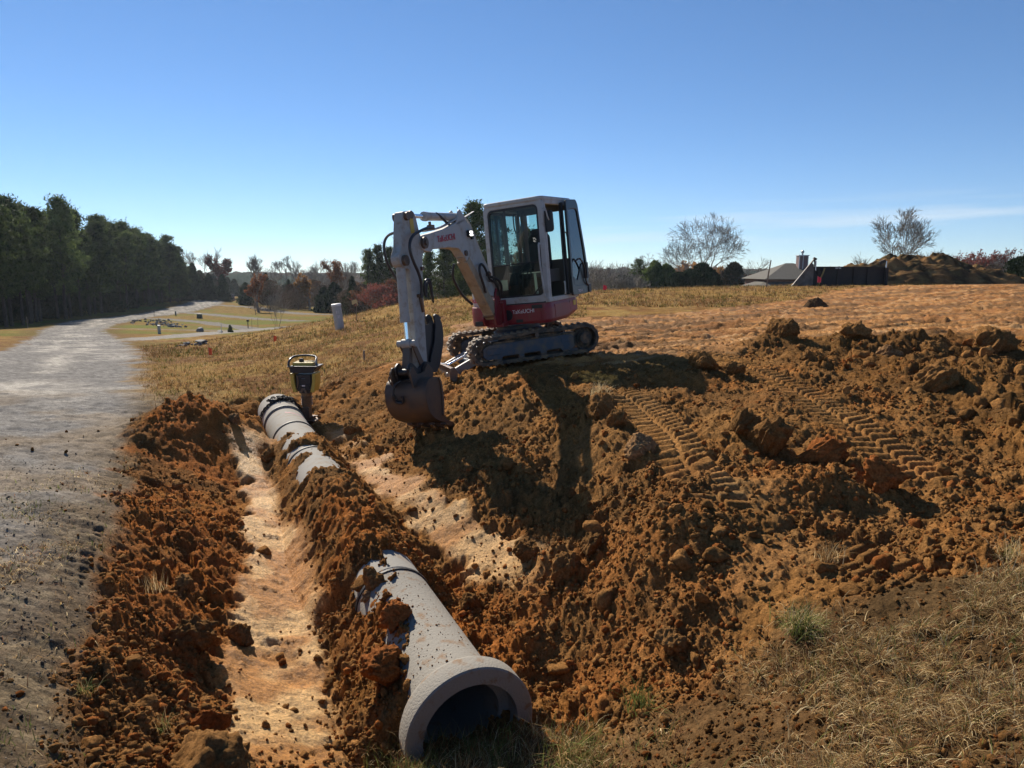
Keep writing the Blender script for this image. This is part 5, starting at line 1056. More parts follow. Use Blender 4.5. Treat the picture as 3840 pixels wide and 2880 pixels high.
# thumb
b = B(); TH = rpoly([(2.56, .97), (2.48, .93), (2.44, .80), (2.45, .68), (2.50, .56), (2.56, .47), (2.68, .30), (2.80, .22), (2.92, .24), (2.95, .30), (2.88, .44), (2.72, .62), (2.62, .84), (2.62, .95)], .02, 2)
TH = [(q[0] + .14 + (q[1] - .25) * .10, q[1]) for q in TH]
for s_ in (1, -1): b.prism(TH, BY + s_ * .045, BY + s_ * .07)
for k in range(6): b.box((2.63 + .03 * k * (.4 if k < 3 else 1), BY, .9 - .10 * k), (.03, .1, .03))
thb = b.build('thumb', dsteel, ex, bevel=.004)
b = B()
for s_ in (1, -1): b.prism([(3.08, .86), (2.76, .84), (2.86, .60), (3.02, .30), (3.13, .30)], BY + s_ * .02, BY + s_ * .04)
b.cyl((3.08, BY - .08, .34), (3.08, BY + .08, .34), .035); b.cyl((3.05, BY, 1.05), (3.02, BY, .60), .025); b.build('thumb_bracket', dsteel, ex)
b = B(); b.cyl((3.02, BY + .04, 1.55), (3.05, BY + .04, .86), .014, 8); b.cyl((2.99, BY + .02, 1.3), (3.03, BY + .02, .86), .012, 8); b.build('thumb_line', hose, ex, smooth=True)
b = B(); b.cyl((3.14, BY + .075, 1.22), (3.11, BY + .075, 1.02), .022, 12); b.box((3.15, BY + .07, 1.23), (.1, .05, .04)); b.build('hose_coupling', steel, ex, bevel=.003)
b = B(); b.box((3.0, BY + .06, 1.56), (.06, .05, .05)); b.build('hose_bracket', steel, ex, bevel=.003)
# brand lettering and model marks
def TXM(o, xd, zd):
    """matrix whose x runs along xd, y along zd; o the lower left corner"""
    xd, zd = Vector(xd).normalized(), Vector(zd).normalized(); nd = xd.cross(zd); M4 = Matrix((xd, zd, nd)).transposed().to_4x4(); M4.translation = o; return M4
text_mesh('boom_lettering', 'TaKeUCHI', .118, decr, boom, XB @ TXM((2.52, BY + .0835, 1.885), (-1, 0, .075), (0, 0, 1)), bold=.001)
text_mesh('front_lettering', 'TaKeUCHI', .085, decw, body, XU @ TXM((.606, .245, .745), (0, 1, .02), (0, 0, 1)), bold=.001)
text_mesh('hood_lettering', 'TB235', .085, decr, ex, XU @ TXM((.505, -.60, .96), (-.0, 1, 0), (0, 0, 1)), shear=.2, bold=.002)
text_mesh('model_lettering', 'TB235-2', .055, decw, dr_, XU @ TXM((-.38, dd + .041, .965), (-1, 0, 0), (0, 0, 1)), bold=.001)
text_mesh('coupler_chalk_mark', '5771', .05, decw, ex, XB @ TXM((3.33, BY + .132, .26), (-1, 0, 0), (0, 0, 1)))

# ------------------------------------------------------------------ trench rammer
rx, ry = (665 - 1106) / 1534 * 10.95, 10.72
rz0 = Hf(rx, ry) + .03; rt = empty('trench_rammer', (rx, ry, rz0), R(-2)); tag(rt, 'yellow and black trench rammer standing upright in the trench beside the pipe', 'rammer')
ry_ = mat('rammer_yellow', (.46, .33, .05), .45, col2=(.30, .20, .06), scale=9, ramp=(.5, .8)); bel = mat('dusty_bellows', (.24, .14, .065), .6, col2=(.16, .09, .045), scale=12); gun = mat('rammer_steel', (.10, .085, .07), .5, metal=.4, col2=(.17, .11, .07), scale=10)
b = MB(); b.add([(-.16, -.10, .0), (.16, -.10, .0), (.16, .20, .0), (-.16, .20, .0), (-.16, -.15, .06), (.16, -.15, .06), (.16, .20, .06), (-.16, .20, .06)], [(3, 2, 1, 0), (4, 5, 6, 7), (0, 1, 5, 4), (1, 2, 6, 5), (2, 3, 7, 6), (3, 0, 4, 7)]); b.box((0, .02, .105), (.31, .03, .02)); b.box((0, .02, .08), (.2, .14, .06)); b.build('ramming_shoe', steel, rt, bevel=.006)
b = MB(); b.lathe([(0, .08), (.072, .08), (.066, .27), (.0, .27)], n=24); b.box((0, -.02, .17), (.11, .11, .17)); b.cyl((-.03, -.09, .20), (-.03, -.075, .20), .012, 8); b.cyl((.03, -.09, .215), (.03, -.075, .215), .012, 8); b.build('leg_tube', gun, rt, smooth=True)
b = MB(); pr = [(0, .27), (.07, .27)]
for k in range(6): z_ = .285 + k * .024; pr += [(.073, z_), (.088, z_ + .010), (.073, z_ + .021)]
pr += [(.08, .44), (.085, .50), (0, .50)]; b.lathe(pr, n=32); b.build('bellows', bel, rt, smooth=True)
b = MB(); b.box((0, 0, .50), (.17, .17, .05)); b.box((0, .03, .64), (.24, .24, .26)); b.box((0, -.10, .66), (.22, .05, .22)); b.box((.0, -.135, .70), (.06, .01, .02)); b.box((.07, -.12, .58), (.05, .05, .08)); b.cyl((-.06, -.14, .60), (-.06, -.12, .60), .03, 12); b.build('engine', blk, rt, bevel=.01)
for s_ in (1, -1): b = MB(); b.prism([(s_ * .196, .79), (s_ * .14, .79), (s_ * .135, .66), (s_ * .10, .50), (s_ * .16, .50), (s_ * .185, .62)], -.14, .12); b.build('side_cowl', ry_, rt, bevel=.012)
b = MB(); b.prism([(-.05, .50), (-.02, .565), (.03, .565), (.06, .50), (.03, .50), (.012, .535), (-.0, .535), (-.02, .50)], -.16, -.14); b.build('guard_plate', gun, rt)
b = MB(); b.prism([(-.20, .90), (-.18, .80), (.16, .80), (.24, .90)], -.17, .16); b.build('top_shroud', blk, rt, bevel=.012)
b = MB(); b.box((0, 0, .925), (.32, .24, .055)); b.box((.08, .0, .955), (.10, .1, .02)); tk_ = b.build('fuel_tank', ry_, rt, bevel=.02)
b = MB(); b.lathe([(0, 0), (.035, 0), (.038, .03), (.03, .04), (0, .04)], (-.045, -.03, .95), n=16); b.box((-.045, -.03, .995), (.05, .03, .015)); b.build('fuel_cap', blk, tk_)
b = MB(); b.tube(bez([(-.20, -.17, .895), (-.205, -.10, .98), (-.17, .05, 1.025), (0, .10, 1.035), (.15, .05, 1.02), (.19, -.08, .96), (.23, -.17, .895)], 6), .017, 10); b.tube([(-.21, -.18, .895), (.24, -.18, .895)], .012, 8); b.build('handle', mat('handle_steel', (.06, .06, .065), .3, metal=.8), rt, smooth=True)
text_mesh('engine_label', 'H', .03, decw, rt, Matrix.Translation((-.012, -.127, .69)) @ Matrix.Rotation(PI / 2, 4, 'X')) if False else None
b = MB(); b.box((.0, -.128, .70), (.055, .004, .022)); b.box((.0, -.128, .60), (.05, .004, .02)); b.build('maker_plate', decw, rt)
b = MB(); b.tube(bez([(-.1, -.13, .77), (-.07, -.16, .70), (-.08, -.15, .60), (-.11, -.13, .55)], 5), .006, 6); b.build('fuel_hose', bel, rt, smooth=True)

# ------------------------------------------------------------------ site objects
orf = mat('orange_flag_film', (.85, .12, .03), .5, emit=None); rdf = mat('red_flag_film', (.75, .02, .05), .5); wire = mat('flag_wire', (.3, .3, .3), .4, metal=.8); wood = mat('weathered_wood', (.30, .23, .16), .85, col2=(.19, .14, .10), scale=12)
def flag(x, y, m, label, h=.42, w=.13, fh=.17, rz=0, sag=0.):
    root = empty('marker_flag', (x, y, float(T0(x, y))), rz); b = MB(); b.tube([(0, 0, -.05), (.004, 0, h)], .0035, 5); b.build('wire_stem', wire, root)
    b = MB(); n = 6; V = []; F = []
    for k in range(n + 1):
        f = k / n; V += [(.004 + w * f, .018 * math.sin(f * 7), h - sag * f), (.004 + w * f * .9, .022 * math.sin(f * 6 + .5), h - fh * (1 - .35 * f) - sag * f)]
    for k in range(n): F.append((2 * k, 2 * k + 2, 2 * k + 3, 2 * k + 1))
    b.add(V, F); b.build('film', m, root, fixn=False); tag(root, label, 'marker flag'); return root
flag(-8.17, 19.0, orf, 'orange marker flag nearest the road, in the dry grass', .30, .12, .22, 1.0, .08)
flag(-7.31, 21.7, orf, 'orange marker flag farther up the grass slope below the white riser', .32, .10, .2, .6, .03)
flag(3.76, 29.6, rdf, 'red marker flag on the crest just right of the cab', .36, .18, .22, .3, .05)
flag(13.19, 31.0, rdf, 'red marker flag in front of the dark scraper box', .50, .2, .28, .2, .10)
flag(-2.65, 15.6, orf, 'small orange flag at the foot of the slope beside the digging arm', .01, .02, .01) if False else None
# white riser
x, y = -5.86, 24.2; rs = empty('utility_riser', (x, y, float(T0(x, y)) - .05), 0); rs.rotation_euler = (0, R(-6.5), .3); pv = mat('grey_white_pvc', (.42, .42, .40), .5, col2=(.33, .32, .29), scale=3)
b = MB(); b.lathe([(0, 0), (.155, 0), (.155, .88), (0, .88)], n=36); b.build('riser_body', pv, rs, smooth=True); b = MB(); b.lathe([(.155, .86), (.17, .865), (.17, .92), (.15, .935), (0, .935)], n=36); b.build('riser_cap', mat('riser_cap_white', (.62, .62, .6), .5), rs, smooth=True)
b = MB(); 
for (cx, cz) in ((-.03, .66), (.0, .50)): b.box((cx, -.156, cz), (.03, .006, .10)); b.box((cx + .05, -.15, cz), (.02, .006, .10))
b.build('riser_label', decw, rs); tag(rs, 'leaning pale grey plastic riser tube on the grass crest', 'utility riser')
# ribbon stake
x, y = -5.9, 27.0; sk = empty('survey_stake', (x, y, float(T0(x, y)) - .1), 0); b = MB(); b.tube([(0, 0, 0), (.02, 0, .95)], .012, 5); b.build('stick', wood, sk); b = MB(); b.add([(.0, -.02, .95), (-.16, -.02, .90), (-.14, -.03, .74), (.02, -.03, .82), (.08, -.02, .66), (.05, 0, .9)], [(0, 1, 2, 3), (0, 3, 4, 5)]); b.build('ribbon', mat('tan_ribbon', (.55, .40, .17), .6), sk, fixn=False); tag(sk, 'thin survey stick with a tan ribbon right of the leaning riser', 'survey stake')
x, y = 11.7, 33; b = MB(); b.tube([(0, 0, -.2), (.08, 0, .6), (.16, 0, 1.22)], [.035, .033, .028], 5); o = b.build('wooden_post', wood); o.location = (x, y, float(T0(x, y))); tag(o, 'leaning slim wooden post on the crest in front of the house roof', 'post')
b = MB(); b.tube([(0, 0, -.05), (.005, 0, .20)], .022, 5); o = b.build('grass_stub', wood); o.location = (-3.0, 14.3, float(T0(-3., 14.3))); tag(o, 'short broken stub sticking up from the grass left of the digging arm', 'stub')
# scraper box on the crest
def px(u, y): return (u - 1106) / 1534 * y * 1.0
SY = 33.6; sx0, sx1 = px(1748, SY), px(1903, SY); sz = float(T0((sx0 + sx1) / 2, SY)) - .03
sb = empty('box_scraper', ((sx0 + sx1) / 2, SY, sz), 0); dk = mat('dark_implement_steel', (.012, .011, .011), .7, col2=(.028, .02, .015), scale=4, bump=.15); dkb = mat('worn_side_plate', (.14, .125, .11), .6, col2=(.06, .045, .035), scale=4)
Lh = (sx1 - sx0) / 2; b = MB(); b.box((0, .0, .46), (2 * Lh, .06, .86)); b.box((0, -.03, .90), (2 * Lh, .10, .05)); b.box((0, -.02, .05), (2 * Lh, .1, .08)); b.build('back_panel', dk, sb, bevel=.01)
b = MB()
for k in (-.75, -.32, .12, .5): b.box((Lh * k, -.05, .46), (.07, .05, .82))
b.box((-Lh + .32, -.055, .45), (.26, .05, .5)); b.build('panel_rib', dk, sb, bevel=.008)
b = MB(); b.prism([(-Lh - .30, -.02), (-Lh + .0, .0), (-Lh + .0, 1.0), (-Lh - .12, 1.12), (-Lh - .22, 1.0), (-Lh - 1.0, .02)], -.10, -.02); b.bar((-Lh - .95, -.12, .05), (-Lh - .02, -.12, 1.26), .06, .10, (0, 1, 0)); b.build('side_plate', dkb, sb, bevel=.01)
b = MB(); b.box((-Lh + .02, -.1, 1.28), (.16, .1, .1), Matrix.Rotation(.5, 3, 'Y')); b.bar((-Lh + .0, -.1, 1.25), (-Lh + .05, -.1, .9), .06, .06, (0, 1, 0)); b.box((Lh - .22, -.08, 1.14), (.3, .1, .13), Matrix.Rotation(-.4, 3, 'Y')); b.box((Lh - .02, 0, .45), (.12, .4, .86)); b.build('hitch_arm', dk, sb, bevel=.01)
for xx in (-Lh + .07, Lh - .05): b = MB(); b.cyl((xx, -.12, .75), (xx, -.12, 1.18), .028, 10); b.build('hydraulic_rod', mat('pale_rod', (.55, .58, .62), .25, metal=.6), sb, smooth=True)
b = MB(); b.box((-.55, -.065, .875), (.26, .02, .09)); b.build('white_sign', mat('white_sign', (.6, .6, .6), .6), sb)
b = MB(); b.tube(bez([(-Lh + .50, -.1, .86), (-Lh + .42, -.12, .60), (-Lh + .30, -.1, .30), (-Lh + .30, -.1, .1)], 4), .035, 6); b.build('strap', mat('ochre_strap', (.30, .21, .07), .8), sb)
tag(sb, 'black steel scraper box with a sloped side plate standing on the crest', 'scraper')
# spoil mound
def heap(name, cx, cy, rx_, ry__, hz_, seed, lab, cat, rough=.3, cell=.5, col=None, flat=.35, shape=None):
    n, m = 150, 70; A, Q = np.meshgrid(np.linspace(0, 2 * PI, n, endpoint=False), np.linspace(0, 1.0, m), indexing='ij'); q = Q
    x = cx + rx_ * q * np.cos(A); y = cy + ry__ * q * np.sin(A); d = np.clip(1 - q ** 2.2, 0, 1) ** .9
    z = T0(x, y) - .15 + (hz_ + .1) * d * (1 + .25 * (fbm(x * .8, y * .8, 3, seed) - .5) * 2)
    if shape is not None: z = z + shape(x - cx, y - cy) * d
    z = z + d ** .3 * (domes(x, y, cell, seed + 1, .75) * rough * 1.2 + domes(x, y, cell * .4, seed + 2, .8) * .5 + domes(x, y, cell * .17, seed + 3, .8) * .7 - np.abs(fbm(x * 2.2 / cell, y * 2.2 / cell, 4, seed + 7, .65) - .5) * cell * .55)
    nn = fbm(x * 1.3, y * 1.3, 3, seed + 5)[..., None]; c = np.array([.07, .045, .024]) + (np.array([.19, .105, .045]) - np.array([.07, .045, .024])) * sst(.45, .6, nn) + np.array([.05, .04, .015]) * sst(.5, .65, fbm(x * 5, y * 5, 3, seed + 6))[..., None]; 
    if col is not None: c = c * 0 + np.array(col) * (.7 + .6 * nn)
    g = np.arange(n * m).reshape(n, m); nx = np.roll(g, -1, 0); F = np.stack([g[:, :-1], g[:, 1:], nx[:, 1:], nx[:, :-1]], -1).reshape(-1, 4)
    o = mesh_np(name, np.c_[x.ravel(), y.ravel(), z.ravel()], F, ground_mat('spoil_earth'), True, None, c.reshape(-1, 3), np.full(n * m, .95)); tag(o, lab, cat); return o
heap('spoil_mound', px(2000, 37), 38.6, 7.0, 3.2, 1.28, 31, 'large mound of brown topsoil and roots behind the black scraper box', 'dirt mound', .35, .9, shape=lambda x, y: .22 * np.exp(-((x + .6) / 2.6) ** 2) - .55 * sst(1.5, 5, x))
heap('dirt_lump', 9.03, 21.2, .42, .3, .22, 41, 'small dark lump of earth alone on the flat graded dirt', 'dirt lump', .3, .2, (.09, .055, .03))
# house
HY = 78.; hx = px(1700, HY); zt = lambda v: EYE + (583 - v) / 1534 * HY
hs = empty('house', (hx, HY, -2.2)); shg = mat('grey_shingles', (.085, .078, .062), .9, col2=(.12, .11, .09), scale=6, bump=.3, bscale=20); brick = mat('brick_wall', (.16, .075, .055), .85, col2=(.22, .12, .09), scale=20, bump=.2)
def hp_(u, v, dy=0): return ((u - 1106) / 1534 * HY - hx, dy, zt(v) + 2.2)
ev = 2.2 + zt(601); rg2 = 2.2 + zt(568); xl, xr = px(1622, HY) - hx, px(1800, HY) - hx; ra, rb = px(1692, HY) - hx, px(1708, HY) - hx
b = MB(); b.add([(xl, -3.6, ev), (xr, -3.6, ev), (xr, 4.4, ev), (xl, 4.4, ev), (ra, .4, rg2), (rb, .4, rg2)], [(0, 1, 5, 4), (1, 2, 5), (2, 3, 4, 5), (3, 0, 4), (3, 2, 1, 0)])
b.add([(px(1588, HY) - hx, -5.2, 2.2 + zt(622)), (px(1790, HY) - hx, -5.2, 2.2 + zt(622)), (px(1700, HY) - hx, -1.0, 2.2 + zt(590)), (px(1650, HY) - hx, -1.0, 2.2 + zt(597)), (px(1588, HY) - hx, 2, 2.2 + zt(622))], [(0, 1, 2, 3), (0, 3, 4)])
b.build('roof', shg, hs); b = MB(); b.box(((xl + xr) / 2, .4, ev / 2 - .02), (xr - xl - .8, 7.2, ev - .04)); b.build('wall', brick, hs)
cu, cw2 = px(1719, HY) - hx, 1.0; zc0, zc1 = rg2 - 1.6, 2.2 + zt(553); b = MB(); b.box((cu, -.6, (zc0 + zc1) / 2), (cw2, .8, zc1 - zc0)); ch = b.build('chimney', mat('chimney_siding', (.17, .11, .11), .8), hs)
b = MB(); b.box((cu, -.6, zc1 + .04), (cw2 + .14, .94, .09)); b.box((cu - .06, -1.01, (zc0 + zc1) / 2), (.07, .03, zc1 - zc0)); b.box((cu + .46, -1.01, (zc0 + zc1) / 2), (.08, .03, zc1 - zc0)); b.box((cu - .46, -1.01, (zc0 + zc1) / 2), (.08, .03, zc1 - zc0)); b.build('chimney_trim', mat('trim_white', (.5, .52, .55), .6), ch)
b = MB(); b.lathe([(0, 0), (.09, 0), (.09, .22), (.16, .24), (.16, .42), (.1, .5), (0, .5)], (cu, -.6, zc1 + .08), n=16); b.build('flue_cap', mat('flue_metal', (.35, .35, .35), .4, metal=.7), ch)
tag(hs, 'house behind the crest showing only its grey hipped roof and chimney', 'house')

# ------------------------------------------------------------------ valley objects
def zt0(x, y): return float(T0(x, y))
def simple(name, parts, x, y, label, cat, rz=0, dz=0, sc=.6):
    root = empty(name, (x, y, zt0(x, y) + dz), rz); root.scale = (sc, sc, sc)
    for nm, f, m in parts:
        b = MB(); f(b); b.build(nm, m, root, bevel=.01)
    return tag(root, label, cat)
gy = mat('pedestal_grey', (.33, .34, .30), .6); grn = mat('utility_green', (.055, .085, .06), .55)
simple('utility_pedestal', [('housing', lambda b: b.lathe([(0, 0), (.19, 0), (.19, 1.0), (0, 1.0)], n=20), gy), ('cap', lambda b: b.lathe([(.19, .98), (.21, .99), (.20, 1.08), (0, 1.1)], n=20), mat('pedestal_cap', (.55, .55, .5), .5))], -26.8, 53.9, 'round grey utility pedestal beside the near concrete drive', 'pedestal')
simple('utility_pedestal', [('housing', lambda b: b.lathe([(0, 0), (.22, 0), (.22, 1.15), (0, 1.15)], n=20), gy), ('cap', lambda b: b.lathe([(.22, 1.13), (.24, 1.14), (.23, 1.25), (0, 1.27)], n=20), gy)], -56.2, 119, 'farther grey pedestal near the road left of the green box', 'pedestal')
simple('transformer_box', [('cabinet', lambda b: b.box((0, 0, .55), (1.15, .9, 1.1), taper=.88), grn), ('lid', lambda b: b.box((0, 0, 1.13), (1.08, .85, .08)), grn)], -46.8, 106.6, 'dark green transformer box on the strip of lawn between two drives', 'transformer box')
def rockmesh(name, cx, cy, z, s, seed, m, lab=None, cat=None, group=None, sq=(1, 1, .7)):
    import bmesh
    bm = bmesh.new(); bmesh.ops.create_icosphere(bm, subdivisions=3, radius=1); g = random.Random(seed); 
    pl = [(Vector((g.gauss(0, 1), g.gauss(0, 1), g.gauss(0, 1))).normalized(), g.uniform(.55, .85)) for _ in range(11)]
    for v in bm.verts:
        p = v.co.copy()
        for n, d in pl:
            k = p.dot(n)
            if k > d: p -= n * (k - d)
        v.co = Vector((p.x * s * sq[0], p.y * s * sq[1], p.z * s * sq[2]))
    me = bpy.data.meshes.new(name); bm.to_mesh(me); bm.free(); me.materials.append(m); o = bpy.data.objects.new(name, me); COL.objects.link(o); o.location = (cx, cy, z); o.rotation_euler = (0, 0, g.random() * 6)
    if lab: tag(o, lab, cat, group)
    return o
rk = mat('grey_rock', (.13, .125, .12), .9, col2=(.22, .21, .195), scale=3, bump=.4, bscale=6)
rockmesh('boulder', -27.0, 61.4, zt0(-27, 61.4) + .1, .45, 3, rk, 'pale domed boulder at the edge of the near concrete drive', 'boulder', sq=(1.1, .8, .75))
dkr = mat('dark_rock', (.07, .07, .07), .8); rockmesh('boulder', -25.3, 61.5, zt0(-25.3, 61.5) + .03, .35, 4, dkr, 'flat dark stone right of the pale domed boulder', 'boulder', sq=(1.3, .8, .5))
rockmesh('boulder', -76.8, 197, zt0(-76.8, 197) + .5, 1.1, 8, mat('pinkish_rock', (.34, .25, .22), .8), 'upright pinkish stone on the far lawn inside the road bend', 'boulder', sq=(.6, .6, 1.5))
simple('utility_box', [('cabinet', lambda b: b.box((0, 0, .5), (1.5, 1, 1.0)), mat('dark_box', (.10, .11, .12), .6)), ('lid', lambda b: b.box((0, 0, 1.04), (1.6, 1.1, .1)), mat('pale_lid', (.45, .45, .45), .6))], -70.2, 190.5, 'low dark box with a pale lid on the far lawn', 'utility box')
# riprap strip
g2 = random.Random(11); rl = 'grey riprap stone in the strip of stones by the road'
A_, B_ = Vector((-50.5, 98)), Vector((-34.5, 73.5)); protos_r = [rockmesh('riprap_stone', 0, 0, 0, 1, 20 + i, rk) for i in range(5)]
for i in range(110):
    f = g2.random() ** 1.2; p = A_.lerp(B_, f) + Vector((g2.gauss(0, 1), g2.gauss(0, 1))) * (1.6 * (1 - f * .75)); s_ = g2.uniform(.10, .22)
    o = protos_r[i] if i < 5 else protos_r[i % 5].copy()
    if i >= 5: COL.objects.link(o)
    o.location = (p.x, p.y, zt0(p.x, p.y) + s_ * .25); o.scale = (s_, s_, s_); o.rotation_euler = (g2.random() * 6, g2.random() * 6, 0); tag(o, rl, 'stone', 'riprap stones by the road')
# culvert with stones
cx_, cy_ = -12.4, 27.6
cr = mat('culvert_rock', (.07, .07, .075), .85, col2=(.15, .145, .14), scale=4, bump=.3, bscale=8)
rockmesh('culvert_stone', cx_ - .28, cy_, zt0(cx_ - .45, cy_) + .05, .21, 31, cr, 'large grey stone on the left of the drain opening in the grass', 'stone', sq=(1.2, .7, .6))
rockmesh('culvert_stone', cx_ + .25, cy_ + .1, zt0(cx_ + .4, cy_) + .07, .24, 32, dkr, 'flat dark slab roofing the drain opening in the grass', 'stone', sq=(1.5, .8, .35))
for i in range(7): rockmesh('culvert_stone', cx_ - .55 + i * .19, cy_ - .25 - .1 * (i % 3), zt0(cx_ - .55 + i * .19, cy_ - .25) + .01, .06 + .03 * (i % 3), 40 + i, cr, 'small loose stone in front of the drain opening', 'stone', 'small stones at the drain')
# mailbox, posts, sign
def mailbox(x, y, lab, h=1.1):
    simple('mailbox', [('post', lambda b: b.box((0, 0, h / 2 - .1), (.11, .11, h + .1)), mat('dark_post', (.03, .03, .03), .6)), ('box', lambda b: (b.box((0, 0, h + .12), (.26, .5, .22)), b.lathe([(.0, -.25), (.13, -.25), (.13, .25), (0, .25)], (0, 0, h + .2), 'y', 14)), mat('black_mailbox', (.02, .02, .02), .5))], x, y, lab, 'mailbox')
mailbox(-26.5, 71.3, 'black mailbox on a post where the gravel drive meets the concrete one')
x, y = at(550, 125); mailbox(x, y, 'black mailbox near the foot of the rust-leaved young tree')
x, y = at(330, 116); simple('road_marker', [('post', lambda b: b.tube([(0, 0, 0), (.03, 0, 1.3)], .05, 6), blk), ('plate', lambda b: b.box((.05, 0, 1.2), (.35, .05, .4)), blk)], x, y, 'dark roadside marker post at the shaded edge of the road', 'post')
b = MB(); b.tube([(0, 0, -.2), (.02, 0, .85)], .025, 5); o = b.build('white_stake', mat('stake_white', (.55, .55, .52), .6)); o.location = (-24.3, 59.3, zt0(-24.3, 59.3)); tag(o, 'thin white stake beside the near concrete drive', 'stake')
b = MB(); b.tube([(0, 0, -.2), (-.02, 0, 1.1)], .03, 5); o = b.build('grey_stake', wood); o.location = (-45.0, 66, zt0(-45., 66)); tag(o, 'thin grey stake in the grass verge before the pine wood', 'stake')
for i, (u, y_) in enumerate(((543, 70), (556, 72), (697, 84), (702, 86))):
    x, y = at(u, y_); b = MB(); b.tube([(0, 0, -.2), (0.01, 0, 1.0)], .015, 4); o = b.build('thin_stake', wood); o.location = (x, y, zt0(x, y)); tag(o, 'thin bare stake in the meadow near the mailbox' if i < 2 else 'thin bare stake in the meadow left of the white riser', 'stake', 'stakes by the mailbox' if i < 2 else 'stakes by the riser')
x, y = at(432, 222); simple('road_sign', [('post', lambda b: b.tube([(0, 0, 0), (0, 0, 1.4)], .06, 6), gy), ('panel', lambda b: b.box((0, -.05, 1.9), (1.5, .05, 1.5)), mat('pinkish_sign', (.48, .16, .15), .6)), ('panel_field', lambda b: b.box((.05, -.09, 1.9), (.6, .03, .7)), mat('sign_white', (.6, .55, .5), .6))], x, y, 'square red and white sign by the cedars at the far road bend', 'sign', sc=.9)
o = put(make_cedar(.72, 77, .42, 2200, pine_m, 'shrub', .06, .6), -24.7, 62.2, 'small cone-shaped shrub on the near concrete drive edge', 'shrub')
# parked white car far off
x, y = at(786, 150); car = empty('parked_car', (x, y, zt0(x, y)), R(12)); cw_ = mat('car_white', (.6, .62, .65), .3)
b = MB(); b.prism([(-2.2, .45), (-2.2, .95), (-1.3, 1.05), (-.7, 1.55), (1.3, 1.6), (2.1, 1.05), (2.2, .5), (1.9, .35), (-2.0, .35)], -.88, .88); b.build('body', cw_, car, bevel=.06)
b = MB(); b.prism([(-1.2, 1.06), (-.68, 1.48), (.3, 1.52), (.3, 1.06)], -.89, .89); b.prism([(.4, 1.06), (.4, 1.52), (1.25, 1.52), (1.75, 1.06)], -.89, .89); b.build('window', blk, car)
for sx_ in (-1.35, 1.35):
    for sy_ in (-.85, .85): b = MB(); b.lathe([(0, -.1), (.34, -.1), (.34, .1), (0, .1)], (sx_, sy_, .34), 'y', 18); b.build('wheel', rub, car)
tag(car, 'white car parked among the trees at the far side of the meadow', 'car')
# walking person far down the road
def person(x, y, rz, lab):
    root = empty('person', (x, y, zt0(x, y)), rz); me = bpy.data.meshes.new('body')
    J = {'pel': (0, 0, .95, .15), 'waist': (0, 0, 1.1, .135), 'chest': (0, .01, 1.32, .17), 'neck': (0, 0, 1.50, .06), 'head': (0, -.02, 1.62, .10), 'top': (0, 0, 1.72, .08)}
    V = [J[k][:3] for k in J]; Rr = [J[k][3] for k in J]; E = [(0, 1), (1, 2), (2, 3), (3, 4), (4, 5)]
    for s_ in (1, -1):
        b0 = len(V); V += [(s_ * .20, 0, 1.42), (s_ * .27, .03, 1.15), (s_ * .25, -.10, .93), (s_ * .25, -.14, .84)]; Rr += [.065, .048, .036, .035]; E += [(2, b0), (b0, b0 + 1), (b0 + 1, b0 + 2), (b0 + 2, b0 + 3)]
        for k in range(5):
            f0 = len(V); V += [(s_ * (.22 + .013 * k), -.16 + .006 * k, .80), (s_ * (.22 + .013 * k), -.175 + .008 * k, .755 + .01 * (k in (0, 4)))]; Rr += [.009, .008]; E += [(b0 + 3, f0), (f0, f0 + 1)]
        b0 = len(V); V += [(s_ * .10, 0, .86), (s_ * .11, -.04 * s_, .48), (s_ * .11, .05 * s_, .08), (s_ * .12, .05 * s_ - .14, .03)]; Rr += [.095, .062, .045, .04]; E += [(0, b0), (b0, b0 + 1), (b0 + 1, b0 + 2), (b0 + 2, b0 + 3)]
    me.from_pydata(V, E, []); o = bpy.data.objects.new('body', me); COL.objects.link(o); o.parent = root
    sk_ = o.modifiers.new('skin', 'SKIN'); 
    for i, v in enumerate(me.skin_vertices[0].data if me.skin_vertices else []): v.radius = (Rr[i], Rr[i] * .8); v.use_root = (i == 0)
    ss = o.modifiers.new('sub', 'SUBSURF'); ss.levels = 1; ss.render_levels = 2; me.materials.append(mat('dark_clothes', (.03, .03, .035), .8))
    if not me.skin_vertices: bpy.data.objects.remove(o)
    b = MB(); b.lathe([(0, 1.76), (.10, 1.72), (.115, 1.64), (.09, 1.58)], n=14); b.build('hair', blk, root, smooth=True)
    b = MB(); b.prism(rpoly([(-.2, 1.46), (.2, 1.46), (.19, .88), (-.19, .88)], .06, 2), -.13, .13); b.build('jacket', mat('dark_jacket', (.035, .035, .045), .8), root, bevel=.05)
    return tag(root, lab, 'person')
bm_p = None
def add_person():
    global bm_p
    import bmesh
    x, y = -90.0, 205.0
    person(x, y, R(20), 'person in dark clothes walking on the road at the far bend')
try: add_person()
except Exception as e_: print('person failed', e_)

